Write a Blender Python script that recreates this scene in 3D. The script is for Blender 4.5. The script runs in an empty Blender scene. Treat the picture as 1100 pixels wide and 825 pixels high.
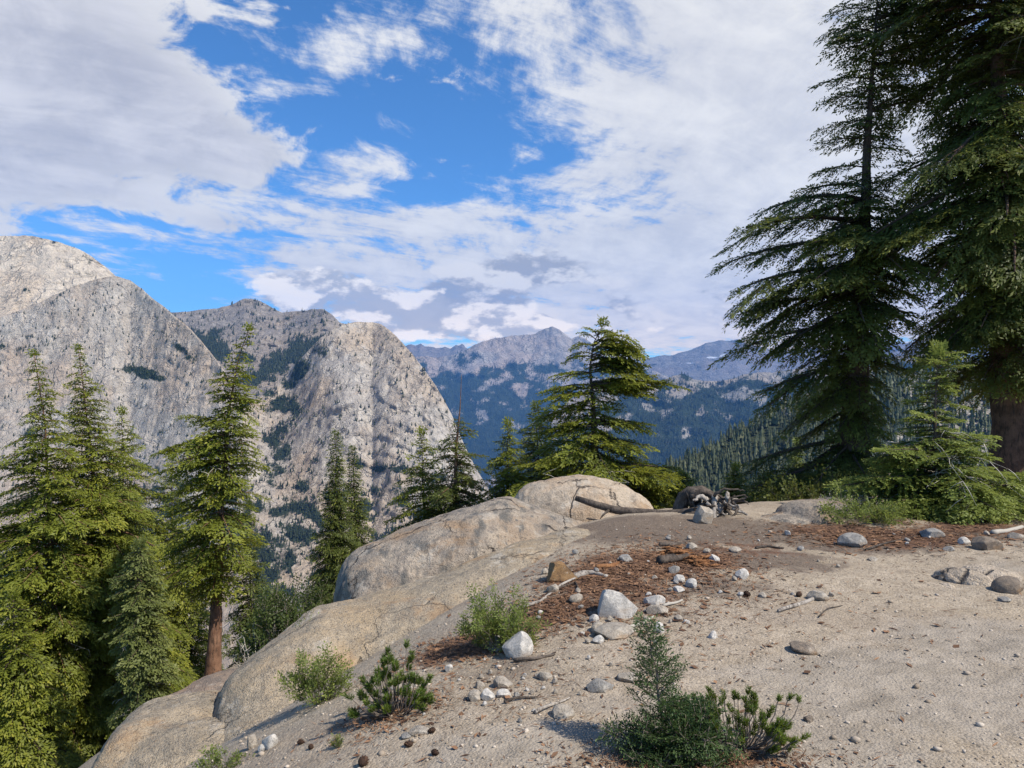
import bpy, bmesh, math, random
import numpy as np
from mathutils import Vector

# ------------------------------------------------------------------ camera, world, sun, exposure
S = bpy.context.scene
COL = S.collection
F = 794.0; CU = 550.0; CV = 412.5; EYE = 1.6          # lens in photo pixels, picture centre, eye height (m)
cam_d = bpy.data.cameras.new("camera"); cam = bpy.data.objects.new("camera", cam_d); COL.objects.link(cam)
cam.location = (0, 0, EYE); cam.rotation_euler = (math.radians(90), 0, 0)
cam_d.sensor_width = 36; cam_d.lens = 36 * F / 1100.0; cam_d.clip_start = 0.05; cam_d.clip_end = 60000
S.camera = cam
SUN_AZ, SUN_EL, SUN_E = math.radians(119), math.radians(50), 4.8
SKY_STRENGTH = 0.1
S.view_settings.view_transform = 'Standard'; S.view_settings.look = 'None'
S.view_settings.exposure = 0.42; S.view_settings.gamma = 1.0; S.view_settings.use_curve_mapping = False
S.cycles.use_denoising = True
S.cycles.max_bounces = 6; S.cycles.diffuse_bounces = 3; S.cycles.transmission_bounces = 3
S.cycles.volume_bounces = 0; S.cycles.transparent_max_bounces = 4; S.cycles.glossy_bounces = 1
S.cycles.caustics_reflective = False; S.cycles.caustics_refractive = False
S.cycles.sample_clamp_indirect = 4.0
sun_dir = Vector((math.sin(SUN_AZ) * math.cos(SUN_EL), math.cos(SUN_AZ) * math.cos(SUN_EL), math.sin(SUN_EL)))
sd = bpy.data.lights.new("sun", 'SUN'); sd.energy = SUN_E; sd.angle = math.radians(0.5); sd.color = (1.0, 0.93, 0.82)
so = bpy.data.objects.new("sun", sd); COL.objects.link(so)
so.rotation_euler = sun_dir.to_track_quat('Z', 'Y').to_euler()


class G:
    """tiny wrapper that writes shader maths as expressions"""
    def __init__(s, tree): s.t = tree; s.n = tree.nodes; s.l = tree.links
    def put(s, sock, v):
        if isinstance(v, X): s.l.new(v.s, sock)
        elif hasattr(v, 'is_output'): s.l.new(v, sock)
        elif v is not None:
            if isinstance(v, (int, float)) and hasattr(sock.default_value, '__len__'): v = (v,) * 3 if len(sock.default_value) == 3 else (v, v, v, 1)
            elif hasattr(v, '__len__') and len(v) == 3 and len(sock.default_value) == 4: v = tuple(v) + (1,)
            sock.default_value = v
    def node(s, kind, **kw):
        n = s.n.new(kind)
        for k, v in kw.items(): setattr(n, k, v)
        return n
    def m(s, op, a, b=None, c=None):
        n = s.node('ShaderNodeMath', operation=op)
        for i, v in enumerate((a, b, c)):
            if v is not None: s.put(n.inputs[i], v)
        return X(s, n.outputs[0])
    def mr(s, x, a, b, c=0.0, d=1.0, smooth=True):
        n = s.node('ShaderNodeMapRange', interpolation_type='SMOOTHSTEP' if smooth else 'LINEAR')
        n.clamp = True if not smooth else n.clamp
        for i, v in enumerate((x, a, b, c, d)): s.put(n.inputs[i], v)
        return X(s, n.outputs[0])
    def noise(s, vec, scale, detail=6, rough=0.55, dist=0.0, color=False):
        n = s.node('ShaderNodeTexNoise')
        s.put(n.inputs['Vector'], vec); s.put(n.inputs['Scale'], scale); s.put(n.inputs['Detail'], detail)
        s.put(n.inputs['Roughness'], rough); s.put(n.inputs['Distortion'], dist)
        return X(s, n.outputs['Color' if color else 0])
    def voro(s, vec, scale, feature='F1', out='Distance', rnd=1.0):
        n = s.node('ShaderNodeTexVoronoi', feature=feature)
        s.put(n.inputs['Vector'], vec); s.put(n.inputs['Scale'], scale); s.put(n.inputs['Randomness'], rnd)
        return X(s, n.outputs[out])
    def vec(s, x, y, z=0.0):
        n = s.node('ShaderNodeCombineXYZ')
        for i, v in enumerate((x, y, z)): s.put(n.inputs[i], v)
        return X(s, n.outputs[0])
    def scalev(s, v, sc):
        n = s.node('ShaderNodeVectorMath', operation='MULTIPLY'); s.put(n.inputs[0], v); s.put(n.inputs[1], sc)
        return X(s, n.outputs[0])
    def addv(s, v, w):
        n = s.node('ShaderNodeVectorMath', operation='ADD'); s.put(n.inputs[0], v); s.put(n.inputs[1], w)
        return X(s, n.outputs[0])
    def mix(s, f, a, b, mode='MIX'):
        n = s.node('ShaderNodeMixRGB', blend_type=mode)
        for i, v in enumerate((f, a, b)): s.put(n.inputs[i], v)
        return X(s, n.outputs[0])
    def attr(s, name, out='Fac'):
        n = s.node('ShaderNodeAttribute', attribute_name=name); return X(s, n.outputs[out])
    def coord(s, out='Object'):
        n = s.node('ShaderNodeTexCoord'); return X(s, n.outputs[out])
    def sep(s, v):
        n = s.node('ShaderNodeSeparateXYZ'); s.put(n.inputs[0], v); return [X(s, o) for o in n.outputs]
    def bump(s, h, strength, dist):
        n = s.node('ShaderNodeBump'); s.put(n.inputs['Height'], h); s.put(n.inputs['Strength'], strength); s.put(n.inputs['Distance'], dist)
        return X(s, n.outputs[0])


class X:
    def __init__(s, g, sock): s.g = g; s.s = sock
    def __add__(s, o): return s.g.m('ADD', s, o)
    __radd__ = __add__
    def __sub__(s, o): return s.g.m('SUBTRACT', s, o)
    def __rsub__(s, o): return s.g.m('SUBTRACT', o, s)
    def __mul__(s, o): return s.g.m('MULTIPLY', s, o)
    __rmul__ = __mul__
    def __truediv__(s, o): return s.g.m('DIVIDE', s, o)
    def __neg__(s): return s.g.m('MULTIPLY', s, -1.0)


def build_world():
    w = bpy.data.worlds.new("World"); S.world = w; w.use_nodes = True
    t = w.node_tree; t.nodes.clear(); g = G(t)
    sky = g.node('ShaderNodeTexSky', sky_type='NISHITA'); sky.sun_disc = False
    sky.sun_elevation = SUN_EL; sky.sun_rotation = SUN_AZ; sky.altitude = 2800; sky.air_density = 1.0; sky.dust_density = 0.15; sky.ozone_density = 3.0
    blue = g.mix(1.0, X(g, sky.outputs[0]), (0.62, 1.12, 1.46), 'MULTIPLY')
    d = g.coord('Generated'); x, y, z = g.sep(d)
    az = g.m('ARCTAN2', x, y); el = g.m('ARCSINE', z)
    # high layer of cloud, laid on a plane far above the ground
    zz = g.m('MAXIMUM', z, 0.0) + 0.10
    q = g.vec(x / zz, y / zz, 0.0)
    warp = g.noise(q, 0.9, 3, 0.5, 0.0, True)
    qw = g.addv(q, g.scalev(warp, (0.6, 0.6, 0.0)))
    n1 = g.noise(qw, 0.9, 10, 0.60)
    n2 = g.noise(g.scalev(qw, (1.0, 0.45, 1.0)), 4.2, 9, 0.68)
    n3 = g.noise(g.vec(az * 1.0, el * 1.9, 3.3), 11.0, 9, 0.62, 0.5)
    qr = g.vec(x / zz * 0.8 + y / zz * 0.55, y / zz * 0.8 - x / zz * 0.55, 2.2)
    n5 = g.noise(g.scalev(g.addv(qr, g.scalev(warp, (0.4, 0.4, 0.0))), (0.5, 1.7, 1.0)), 3.0, 10, 0.70, 0.4)
    n4 = g.noise(g.vec(az, el * 1.5, 7.7), 4.5, 10, 0.62, 0.3)

    def blob(u, v, su, sv, amp, rot=0.0):
        a0 = math.atan((u - CU) / F); e0 = math.atan((CV - v) / F * math.cos(a0))
        c, s = math.cos(rot), math.sin(rot)
        da = az - a0; de = el - e0
        p = (da * c + de * s) / (su / F); r = (de * c - da * s) / (sv / F)
        return g.m('EXPONENT', (p * p + r * r) * -0.5) * amp
    def total(bl):
        acc = None
        for b in bl:
            k = blob(*b); acc = k if acc is None else acc + k
        return acc
    # thick grey cloud, upper left
    nA = (n4 - 0.5) * 2.2 + (n3 - 0.5) * 1.9 + (n2 - 0.5) * 0.5
    dA = nA + total([(20, 60, 120, 60, .58), (90, 115, 80, 40, .42), (-120, 90, 170, 110, .5), (215, 150, 75, 26, .60, -0.32), (150, 100, 50, 40, .3), (280, 165, 40, 14, .25, -.3), (90, 40, 60, 50, .2), (70, 192, 70, 10, .34, -0.16), (20, 180, 50, 20, .3), (250, 244, 46, 9, .50), (-60, 200, 60, 14, .3)]) - 0.40
    aA = g.mr(dA, -0.10, 0.24); tA = g.mr(dA, 0.05, 0.68)
    edgeA = g.mix(g.mr(n3, 0.36, 0.64), (5.25, 5.19, 5.27), (7.08, 6.97, 6.73))
    bodyA = g.mix(g.mr(n4 * 0.45 + n3 * 0.3 + n5 * 0.25, 0.40, 0.58), (4.1, 4.1, 4.45), (6.2, 6.1, 6.2))
    cA = g.mix(tA, edgeA, bodyA)
    # thin high cloud: streaks on the left, a wide sheet on the right
    cover = total([(390, 60, 80, 22, .30, .35), (520, 20, 60, 20, .34), (385, 190, 55, 20, .40, .3), (330, 180, 60, 16, .30), (415, 132, 30, 8, .25, -.3), (330, 235, 120, 14, .26), (200, 262, 120, 9, .42, -.08), (450, 235, 110, 16, .30, .1),
                   (770, 110, 120, 140, .55), (960, 120, 180, 240, .6), (650, 30, 70, 60, .25), (640, 190, 90, 12, .22, .2), (680, 270, 260, 24, .40), (340, 290, 90, 22, .24), (150, 252, 80, 22, -.35), (215, 302, 40, 20, -.35), (700, 330, 330, 50, .55), (545, 212, 90, 8, -.36, -.08), (440, 210, 60, 8, -.25, .1), (480, 160, 60, 20, -.2), (610, 165, 40, 8, -.2, .2), (350, 120, 60, 20, -.05), (330, 85, 50, 16, .16, .4), (300, 20, 100, 60, -.10), (480, 110, 60, 60, -.12), (150, 300, 50, 20, -.1)])
    dB = (n1 - 0.5) * 1.35 + (n2 - 0.5) * 2.3 + (n3 - 0.5) * 0.8 + (n5 - 0.5) * 1.5 + cover - 0.25
    aB = g.mr(dB, -0.20, 0.42)
    sh = n2 * 0.35 + n1 * 0.2 + n3 * 0.2 + n5 * 0.25
    cB = g.mix(g.mr(sh, 0.38, 0.60), (5.15, 5.19, 5.46), (7.39, 7.27, 7.02))
    skyc = g.mix(aB * 0.97, blue, cB)
    skyc = g.mix(aA * 0.97, skyc, cA)
    # low cumulus over the ridges: lit tops, grey flat bases
    def cum(off, sc, seed, bands, edge0, edge1):
        def nn(de):
            return g.noise(g.vec(az * sc, (el + de) * sc * 2.0, seed), 1.0, 10, 0.57)
        b = total(bands)
        k0 = nn(0.0); k1 = nn(0.020)
        dn = (k0 - 0.5) * 1.7 + b - off
        lit = g.mr((k0 - k1) + (n3 - 0.5) * 0.10, -0.05, 0.09)
        return g.mr(dn, edge0, edge1), lit
    a1, l1 = cum(0.42, 12.0, 1.7, [(560, 292, 75, 11, .85), (480, 322, 50, 12, .75), (640, 345, 300, 20, .36), (400, 340, 130, 22, .25), (800, 310, 110, 18, .30), (575, 270, 90, 9, .3)], 0.0, 0.20)
    c1 = g.mix(l1, (3.21, 3.28, 3.59), (7.39, 7.22, 6.92))
    skyc = g.mix(a1 * 0.9, skyc, c1)
    a2, l2 = cum(0.40, 15.0, 9.2, [(320, 298, 44, 13, .66), (430, 338, 75, 20, .66), (520, 345, 60, 18, .50), (360, 325, 60, 12, .3), (660, 355, 160, 10, .3)], 0.0, 0.18)
    c2 = g.mix(l2, (4.25, 4.30, 4.48), (9.44, 8.94, 8.09))
    skyc = g.mix(a2 * 0.92, skyc, c2)
    a_all = g.m('MAXIMUM', g.m('MAXIMUM', aA, aB), g.m('MAXIMUM', a1, a2))
    low = g.m('EXPONENT', (el / 0.10) * (el / 0.10) * -1.0)
    skyc = g.mix(low * g.m('MAXIMUM', a_all, 0.0), skyc, g.mix(1.0, skyc, (1.55, 1.32, 1.12), 'MULTIPLY'))
    bg = g.node('ShaderNodeBackground'); g.put(bg.inputs[0], skyc); bg.inputs[1].default_value = SKY_STRENGTH
    out = g.node('ShaderNodeOutputWorld'); t.links.new(bg.outputs[0], out.inputs[0])
    w.cycles.sampling_method = 'MANUAL'; w.cycles.sample_map_resolution = 512
build_world()

# ------------------------------------------------------------------ helpers
def noise3(P, seed=0):
    """vectorised gradient noise, about -1..1"""
    P = np.asarray(P, dtype=np.float64); I = np.floor(P).astype(np.int64); f = P - I
    u = f * f * f * (f * (f * 6 - 15) + 10)
    def grad(dx, dy, dz):
        h = ((I[:, 0] + dx) * 73856093) ^ ((I[:, 1] + dy) * 19349663) ^ ((I[:, 2] + dz) * 83492791) ^ (seed * 2654435)
        h = (h ^ (h >> 13)) * 1274126177; h = (h ^ (h >> 16)) & 0xFFFFFF
        a = (h & 0xFFF) * (2 * math.pi / 4096); c = ((h >> 12) & 0xFFF) / 2047.5 - 1; s = np.sqrt(np.maximum(0, 1 - c * c))
        return np.cos(a) * s * (f[:, 0] - dx) + np.sin(a) * s * (f[:, 1] - dy) + c * (f[:, 2] - dz)
    def lerp(a, b, t): return a + (b - a) * t
    x00 = lerp(grad(0, 0, 0), grad(1, 0, 0), u[:, 0]); x10 = lerp(grad(0, 1, 0), grad(1, 1, 0), u[:, 0])
    x01 = lerp(grad(0, 0, 1), grad(1, 0, 1), u[:, 0]); x11 = lerp(grad(0, 1, 1), grad(1, 1, 1), u[:, 0])
    return lerp(lerp(x00, x10, u[:, 1]), lerp(x01, x11, u[:, 1]), u[:, 2]) * 1.5
def fbm(P, octaves=5, seed=0, gain=0.5, ridged=False):
    P = np.asarray(P, dtype=np.float64); a = 1.0; tot = np.zeros(len(P)); s = 0.0
    for o in range(octaves):
        n = noise3(P, seed + o * 17)
        if ridged: n = 1 - 2 * np.abs(n)
        tot += a * n; s += a; a *= gain; P = P * 2.03 + 11.7
    return tot / s

def mesh(name, V, polys, mat=None, parent=None, attrs=None, smooth=False):
    """polys: list of int arrays (n,3) or (n,4); attrs: {name: per-vertex floats}"""
    me = bpy.data.meshes.new(name); V = np.ascontiguousarray(V, dtype=np.float32)
    polys = [np.asarray(p, dtype=np.int32) for p in polys if len(p)]
    me.vertices.add(len(V)); me.vertices.foreach_set('co', V.ravel())
    loops = np.concatenate([p.ravel() for p in polys]); starts = []; pos = 0
    for p in polys:
        k = p.shape[1]; starts.append(pos + np.arange(len(p)) * k); pos += p.size
    starts = np.concatenate(starts).astype(np.int32)
    me.loops.add(len(loops)); me.loops.foreach_set('vertex_index', loops)
    me.polygons.add(len(starts)); me.polygons.foreach_set('loop_start', starts)
    me.update(calc_edges=True)
    me.polygons.foreach_set('use_smooth', np.full(len(starts), bool(smooth)))
    for k, a in (attrs or {}).items():
        at = me.attributes.new(k, 'FLOAT', 'POINT'); at.data.foreach_set('value', np.ascontiguousarray(a, dtype=np.float32))
    if mat: me.materials.append(mat)
    o = bpy.data.objects.new(name, me); COL.objects.link(o)
    if parent: o.parent = parent
    return o
def tag(o, label=None, cat=None, group=None, kind=None):
    if label: o['label'] = label
    if cat: o['category'] = cat
    if group: o['group'] = group
    if kind: o['kind'] = kind
    return o
def empty(name, loc, label, cat, group=None):
    o = bpy.data.objects.new(name, None); COL.objects.link(o); o.location = loc; o.empty_display_size = 0.1
    return tag(o, label, cat, group)
def px(u, v, d):
    return np.array([(u - CU) / F * d, d, EYE - (v - CV) / F * d])
def grid_quads(nr, nc):
    i = np.arange(nr - 1)[:, None] * nc + np.arange(nc - 1)[None, :]
    return np.stack([i, i + 1, i + nc + 1, i + nc], -1).reshape(-1, 4)

class MB:
    """collects tubes and loose quads into one mesh"""
    def __init__(s): s.V = []; s.Q = []; s.T = []; s.n = 0; s.A = []
    def add(s, V, Q=None, T=None, a=0.0):
        V = np.asarray(V, dtype=np.float64); s.V.append(V)
        if Q is not None and len(Q): s.Q.append(np.asarray(Q) + s.n)
        if T is not None and len(T): s.T.append(np.asarray(T) + s.n)
        s.A.append(np.broadcast_to(np.asarray(a, dtype=np.float64), (len(V),))); s.n += len(V)
    def tube(s, P, R, sides=6, a=0.0, rough=0.0, seed=0):
        P = np.asarray(P, dtype=np.float64); R = np.broadcast_to(np.asarray(R, dtype=np.float64), (len(P),)); n = len(P)
        T = np.gradient(P, axis=0); T /= np.linalg.norm(T, axis=1)[:, None] + 1e-9
        ref = np.array([0, 0, 1.0]) if abs(T[:, 2]).mean() < 0.8 else np.array([1.0, 0, 0])
        A = np.cross(T, ref); A /= np.linalg.norm(A, axis=1)[:, None] + 1e-9; B = np.cross(T, A)
        th = np.arange(sides) * 2 * math.pi / sides
        ring = A[:, None, :] * np.cos(th)[None, :, None] + B[:, None, :] * np.sin(th)[None, :, None]
        rr = np.broadcast_to(R[:, None, None], (n, sides, 1))
        if rough: 
            q = (P[:, None, :] + ring * R.mean()).reshape(-1, 3)
            rr = rr * (1 + rough * noise3(q * np.array([1, 1, .5]) * (0.8 / max(R.mean(), .01)), seed)).reshape(n, sides, 1) if rough else rr
        V = (P[:, None, :] + ring * rr).reshape(-1, 3)
        i = np.arange(n - 1)[:, None] * sides + np.arange(sides)[None, :]; j = np.arange(n - 1)[:, None] * sides + (np.arange(sides)[None, :] + 1) % sides
        Q = np.stack([i, j, j + sides, i + sides], -1).reshape(-1, 4)
        caps = []
        for base, rev in ((0, True), ((n - 1) * sides, False)):
            for k in range(1, sides - 1): caps.append((base, base + k + 1, base + k) if rev else (base, base + k, base + k + 1))
        s.add(V, Q, caps, a)
    def build(s, name, mat, parent=None, attr=None, smooth=True):
        V = np.concatenate(s.V); polys = []
        if s.Q: polys.append(np.concatenate(s.Q))
        if s.T: polys.append(np.concatenate(s.T))
        if parent is not None: V = V - np.array(parent.location)
        return mesh(name, V, polys, mat, parent, {attr: np.concatenate(s.A)} if attr else None, smooth)

# ------------------------------------------------------------------ materials
def new_mat(name):
    m = bpy.data.materials.new(name); m.use_nodes = True; t = m.node_tree; t.nodes.clear(); return m, G(t)
def finish(m, g, color, rough=0.85, normal=None, spec=0.25):
    b = g.node('ShaderNodeBsdfPrincipled'); g.put(b.inputs['Base Color'], color); g.put(b.inputs['Roughness'], rough)
    b.inputs['Specular IOR Level'].default_value = spec
    if normal is not None: g.put(b.inputs['Normal'], normal)
    o = g.node('ShaderNodeOutputMaterial'); g.l.new(b.outputs[0], o.inputs[0]); return m

def granite(name, light, dark, warm, speck=0.5, grain=1.0, warm_amt=0.6, bump=0.5, cracks=0.3, lichen=0.25):
    m, g = new_mat(name); p = g.coord('Object')
    big = g.noise(p, 1.1 * grain, 5, 0.6, 0.3); mid = g.noise(p, 5 * grain, 6, 0.6, 0.2); fine = g.noise(p, 60 * grain, 3, 0.7); tiny = g.noise(p, 170 * grain, 2, 0.6)
    vor = g.voro(p, 95 * grain)
    c = g.mix(g.mr(mid, 0.38, 0.62), dark, light)
    m2 = g.noise(p, 20 * grain, 5, 0.7, 0.3); c = g.mix(g.mr(m2, 0.50, 0.64) * 0.55, c, tuple(0.55 * x for x in dark)); c = g.mix(g.mr(m2, 0.46, 0.34) * 0.45, c, tuple(min(1, 1.25 * x) for x in light))
    c = g.mix(g.mr(big, 0.48, 0.66) * warm_amt, c, warm)
    streak = g.noise(g.scalev(p, (2.2, 1.2, 0.5)), 3.0 * grain, 5, 0.6)
    c = g.mix(g.mr(streak, 0.50, 0.66) * lichen, c, (0.10, 0.10, 0.095))
    c = g.mix(g.mr(fine, 0.53, 0.66) * speck * 0.9, c, (0.075, 0.07, 0.06))
    c = g.mix(g.mr(tiny, 0.56, 0.70) * speck * 0.6, c, (0.62, 0.60, 0.55))
    spots = g.voro(g.addv(p, g.scalev(g.noise(p, 6 * grain, 2, .5, 0, True), (.12, .12, .12))), 7 * grain)
    c = g.mix(g.mr(spots, 0.22, 0.10) * g.mr(big, 0.42, 0.55) * lichen, c, (0.13, 0.13, 0.125))
    ck = g.voro(g.addv(p, g.scalev(mid, (0.35, 0.35, 0.35))), 0.95 * grain, 'DISTANCE_TO_EDGE', 'Distance')
    crack = g.mr(ck, 0.015, 0.0) * g.mr(g.noise(p, 1.3 * grain, 3), 0.42, 0.52) * cracks * 1.8
    og = g.noise(g.scalev(p, (0.6, 1.0, 1.6)), 1.9 * grain, 6, 0.66, 0.5); c = g.mix(g.mr(og, 0.52, 0.66) * warm_amt * 0.8, c, (0.36, 0.215, 0.105)); pl = g.noise(p, 2.6 * grain, 6, 0.7); c = g.mix(g.mr(pl, 0.56, 0.66) * 0.4, c, (0.60, 0.55, 0.47))
    c = g.mix(crack * 0.6, c, (0.06, 0.05, 0.045))
    h = mid * 0.6 + m2 * 0.35 + fine * 0.28 + vor * 0.10 + tiny * 0.06 - crack * 0.4
    return finish(m, g, c, 0.9, g.bump(h, min(1.0, bump * 1.5), 0.09 / grain))

def ground_mat():
    m, g = new_mat("decomposed_granite_ground"); p = g.coord('Object')
    big = g.noise(p, 0.9, 5, 0.6, 0.3); mid = g.noise(p, 4.5, 6, 0.62, 0.2); fine = g.noise(p, 38, 4, 0.7); tiny = g.noise(p, 130, 3, 0.7)
    vor = g.voro(p, 70); vorc = g.voro(p, 70, 'F1', 'Color')
    c = g.mix(g.mr(mid, 0.34, 0.66), (0.278, 0.224, 0.162), (0.385, 0.318, 0.238))
    c = g.mix(g.mr(big, 0.46, 0.64) * 0.45, c, (0.335, 0.268, 0.184))
    m3 = g.noise(p, 14, 5, 0.7, 0.4); c = g.mix(g.mr(m3, 0.54, 0.68) * 0.40, c, (0.19, 0.145, 0.10)); c = g.mix(g.mr(m3, 0.44, 0.34) * 0.35, c, (0.47, 0.40, 0.31))
    c = g.mix(g.mr(fine, 0.53, 0.66) * 0.7, c, (0.12, 0.095, 0.07))
    c = g.mix(g.mr(tiny, 0.55, 0.68) * 0.5, c, (0.52, 0.45, 0.37))
    vg = g.sep(vorc)[0]; c = g.mix(g.mr(vg, 0.72, 0.95) * 0.30, c, (0.14, 0.115, 0.09)); c = g.mix(g.mr(vg, 0.25, 0.05) * 0.25, c, (0.55, 0.48, 0.39))
    lg = g.noise(g.scalev(p, (0.35, 1.0, 1.0)), 0.55, 5, 0.62, 0.6); c = g.mix(g.mr(lg, 0.46, 0.60) * 0.35, c, (0.24, 0.19, 0.145))
    dark = g.voro(p, 23); c = g.mix(g.mr(dark, 0.16, 0.08) * g.mr(mid, 0.48, 0.56), c, (0.10, 0.08, 0.06))
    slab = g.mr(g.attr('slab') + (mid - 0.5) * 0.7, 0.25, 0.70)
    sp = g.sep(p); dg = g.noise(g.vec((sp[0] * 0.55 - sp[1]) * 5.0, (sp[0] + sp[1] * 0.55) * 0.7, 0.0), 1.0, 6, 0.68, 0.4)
    slab_shaded = g.mix(g.mr(mid, 0.35, 0.65), (0.242, 0.205, 0.160), (0.325, 0.278, 0.222))  # granite grey, toned darker to paint in the soft shade at lower right
    slab_shaded = g.mix(g.mr(fine, 0.55, 0.68) * 0.6, slab_shaded, (0.12, 0.115, 0.11)); slab_shaded = g.mix(g.mr(tiny, 0.55, 0.66) * 0.5, slab_shaded, (0.48, 0.44, 0.39))
    slab_shaded = g.mix(g.mr(dg, 0.52, 0.64) * 0.45, slab_shaded, (0.15, 0.13, 0.105)); slab_shaded = g.mix(g.mr(dg, 0.45, 0.36) * 0.35, slab_shaded, (0.40, 0.345, 0.275))
    c = g.mix(slab * 0.85, c, slab_shaded)
    soil = g.mr(g.attr('soil') + (mid - 0.5) * 0.9, 0.25, 0.55)
    csoil = g.mix(g.mr(fine, 0.4, 0.65), (0.085, 0.062, 0.047), (0.165, 0.125, 0.095))
    c = g.mix(soil * 0.85, c, csoil)
    lit = g.mr(g.attr('litter') + (mid - 0.5) * 1.0 + (fine - 0.5) * 0.5, 0.38, 0.62)
    cl = g.mix(g.mr(fine, 0.38, 0.64), (0.065, 0.034, 0.022), (0.165, 0.085, 0.050)); cl = g.mix(g.mr(tiny, 0.56, 0.66) * 0.6, cl, (0.26, 0.155, 0.09))
    c = g.mix(lit * 0.9, c, cl)
    veg = g.mr(g.attr('forest') + (mid - 0.5) * 0.3, 0.4, 0.6)
    c = g.mix(veg, c, g.mix(mid, (0.035, 0.04, 0.022), (0.075, 0.07, 0.04)))
    h = mid * 0.35 + m3 * 0.3 + fine * 0.32 + g.m('MULTIPLY', vor, -0.22) + tiny * 0.16
    return finish(m, g, c, 0.95, g.bump(h, 0.75, 0.035))

def mountain_mat(name, light, dark, warm, scale=1.0, forest=(0.022, 0.032, 0.018), streak=0.34):
    m, g = new_mat(name); p = g.coord('Object'); k = 1.0 / scale
    big = g.noise(p, 0.004 * k, 5, 0.6, 0.4); mid = g.noise(p, 0.022 * k, 7, 0.66, 0.3)
    st = g.noise(g.scalev(p, (1, 1, 0.16)), 0.055 * k, 6, 0.65); st2 = g.noise(g.scalev(p, (1, 0.6, 0.28)), 0.016 * k, 6, 0.62, 0.5)
    fine = g.noise(p, 0.14 * k, 4, 0.72)
    c = g.mix(g.mr(mid, 0.36, 0.64), dark, light)
    c = g.mix(g.mr(big, 0.45, 0.62) * 0.75, c, warm)
    c = g.mix(g.mr(st2, 0.55, 0.70) * 0.55, c, g.mix(0.5, warm, (0.42, 0.31, 0.22)))
    c = g.mix(g.mr(st, 0.53, 0.68) * streak, c, (0.10, 0.095, 0.095))
    c = g.mix(g.mr(st, 0.45, 0.34) * streak * 0.7, c, (0.62, 0.58, 0.53))
    fine2 = g.noise(p, 0.42 * k, 4, 0.7); cr = g.noise(g.scalev(p, (1, 1, 0.35)), 0.10 * k, 6, 0.75, 0.8)
    c = g.mix(g.mr(fine, 0.56, 0.68) * 0.36, c, (0.09, 0.078, 0.066)); c = g.mix(g.mr(fine2, 0.57, 0.70) * 0.22, c, (0.10, 0.098, 0.09))
    c = g.mix(g.mr(cr, 0.55, 0.64) * 0.5, c, (0.11, 0.10, 0.095))
    c = g.mix(g.mr(fine, 0.42, 0.30) * 0.25, c, (0.62, 0.60, 0.56))
    wob = g.scalev(g.noise(p, 0.02 * k, 4, 0.6, 0, True), (60 / k, 60 / k, 90 / k))
    jn = g.voro(g.scalev(g.addv(p, wob), (1, 1, 0.22)), 0.030 * k, 'DISTANCE_TO_EDGE'); jn2 = g.voro(g.scalev(g.addv(p, wob), (0.5, 0.5, 1.0)), 0.017 * k, 'DISTANCE_TO_EDGE')
    joint = g.m('MAXIMUM', g.mr(jn, 0.075, 0.0), g.mr(jn2, 0.05, 0.0) * 0.8) * g.mr(mid, 0.40, 0.58)
    c = g.mix(joint * 0.38, c, (0.10, 0.092, 0.085))
    veg = g.mr(g.attr('veg') + (mid - 0.5) * 0.6 + (fine - 0.5) * 0.4, 0.40, 0.56)
    c = g.mix(veg, c, g.mix(fine, forest, tuple(1.9 * x for x in forest)))
    snow = g.mr(g.attr('snow') + (mid - 0.5) * 0.5, 0.5, 0.62); c = g.mix(snow, c, (0.75, 0.78, 0.82))
    h = mid * 0.7 + st * 0.6 + fine * 0.35 + cr * 0.5 + fine2 * 0.12 - joint * 0.25
    return finish(m, g, c, 0.95, g.bump(h, 1.0, 14.0 * scale), 0.1)

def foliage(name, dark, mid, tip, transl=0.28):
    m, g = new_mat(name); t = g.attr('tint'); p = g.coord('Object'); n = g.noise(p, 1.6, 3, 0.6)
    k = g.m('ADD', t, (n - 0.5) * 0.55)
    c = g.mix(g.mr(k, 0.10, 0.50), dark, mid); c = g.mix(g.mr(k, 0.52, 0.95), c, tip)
    b = g.node('ShaderNodeBsdfPrincipled'); g.put(b.inputs['Base Color'], c); b.inputs['Roughness'].default_value = 0.55; b.inputs['Specular IOR Level'].default_value = 0.3
    tr = g.node('ShaderNodeBsdfTranslucent'); g.put(tr.inputs[0], g.mix(0.5, c, tip))
    mx = g.node('ShaderNodeMixShader'); mx.inputs[0].default_value = transl
    g.l.new(b.outputs[0], mx.inputs[1]); g.l.new(tr.outputs[0], mx.inputs[2])
    o = g.node('ShaderNodeOutputMaterial'); g.l.new(mx.outputs[0], o.inputs[0]); return m
def bark(name, a, b_, ridge=(0.03, 0.025, 0.02), sc=1.0):
    m, g = new_mat(name); p = g.coord('Object')
    st = g.noise(g.scalev(p, (1, 1, 0.22)), 26 * sc, 5, 0.65, 0.4); n = g.noise(p, 7 * sc, 4, 0.6); f = g.noise(p, 90 * sc, 3, 0.6)
    c = g.mix(g.mr(n, 0.35, 0.65), a, b_); c = g.mix(g.mr(st, 0.5, 0.36) * 0.8, c, ridge); c = g.mix(g.mr(f, .56, .7) * .4, c, tuple(min(1, 1.7 * x) for x in b_))
    return finish(m, g, c, 0.9, g.bump(st * 0.8 + f * 0.2, 0.8, 0.03 / sc))
def plain(name, a, b_, sc=30.0, rough=0.85, bump=0.4):
    m, g = new_mat(name); p = g.coord('Object'); n = g.noise(p, sc, 5, 0.65, 0.2); v = g.attr('tint')
    c = g.mix(g.mr(n * 0.6 + v * 0.4, 0.25, 0.75), a, b_)
    return finish(m, g, c, rough, g.bump(n, bump, 0.4 / sc))

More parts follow.
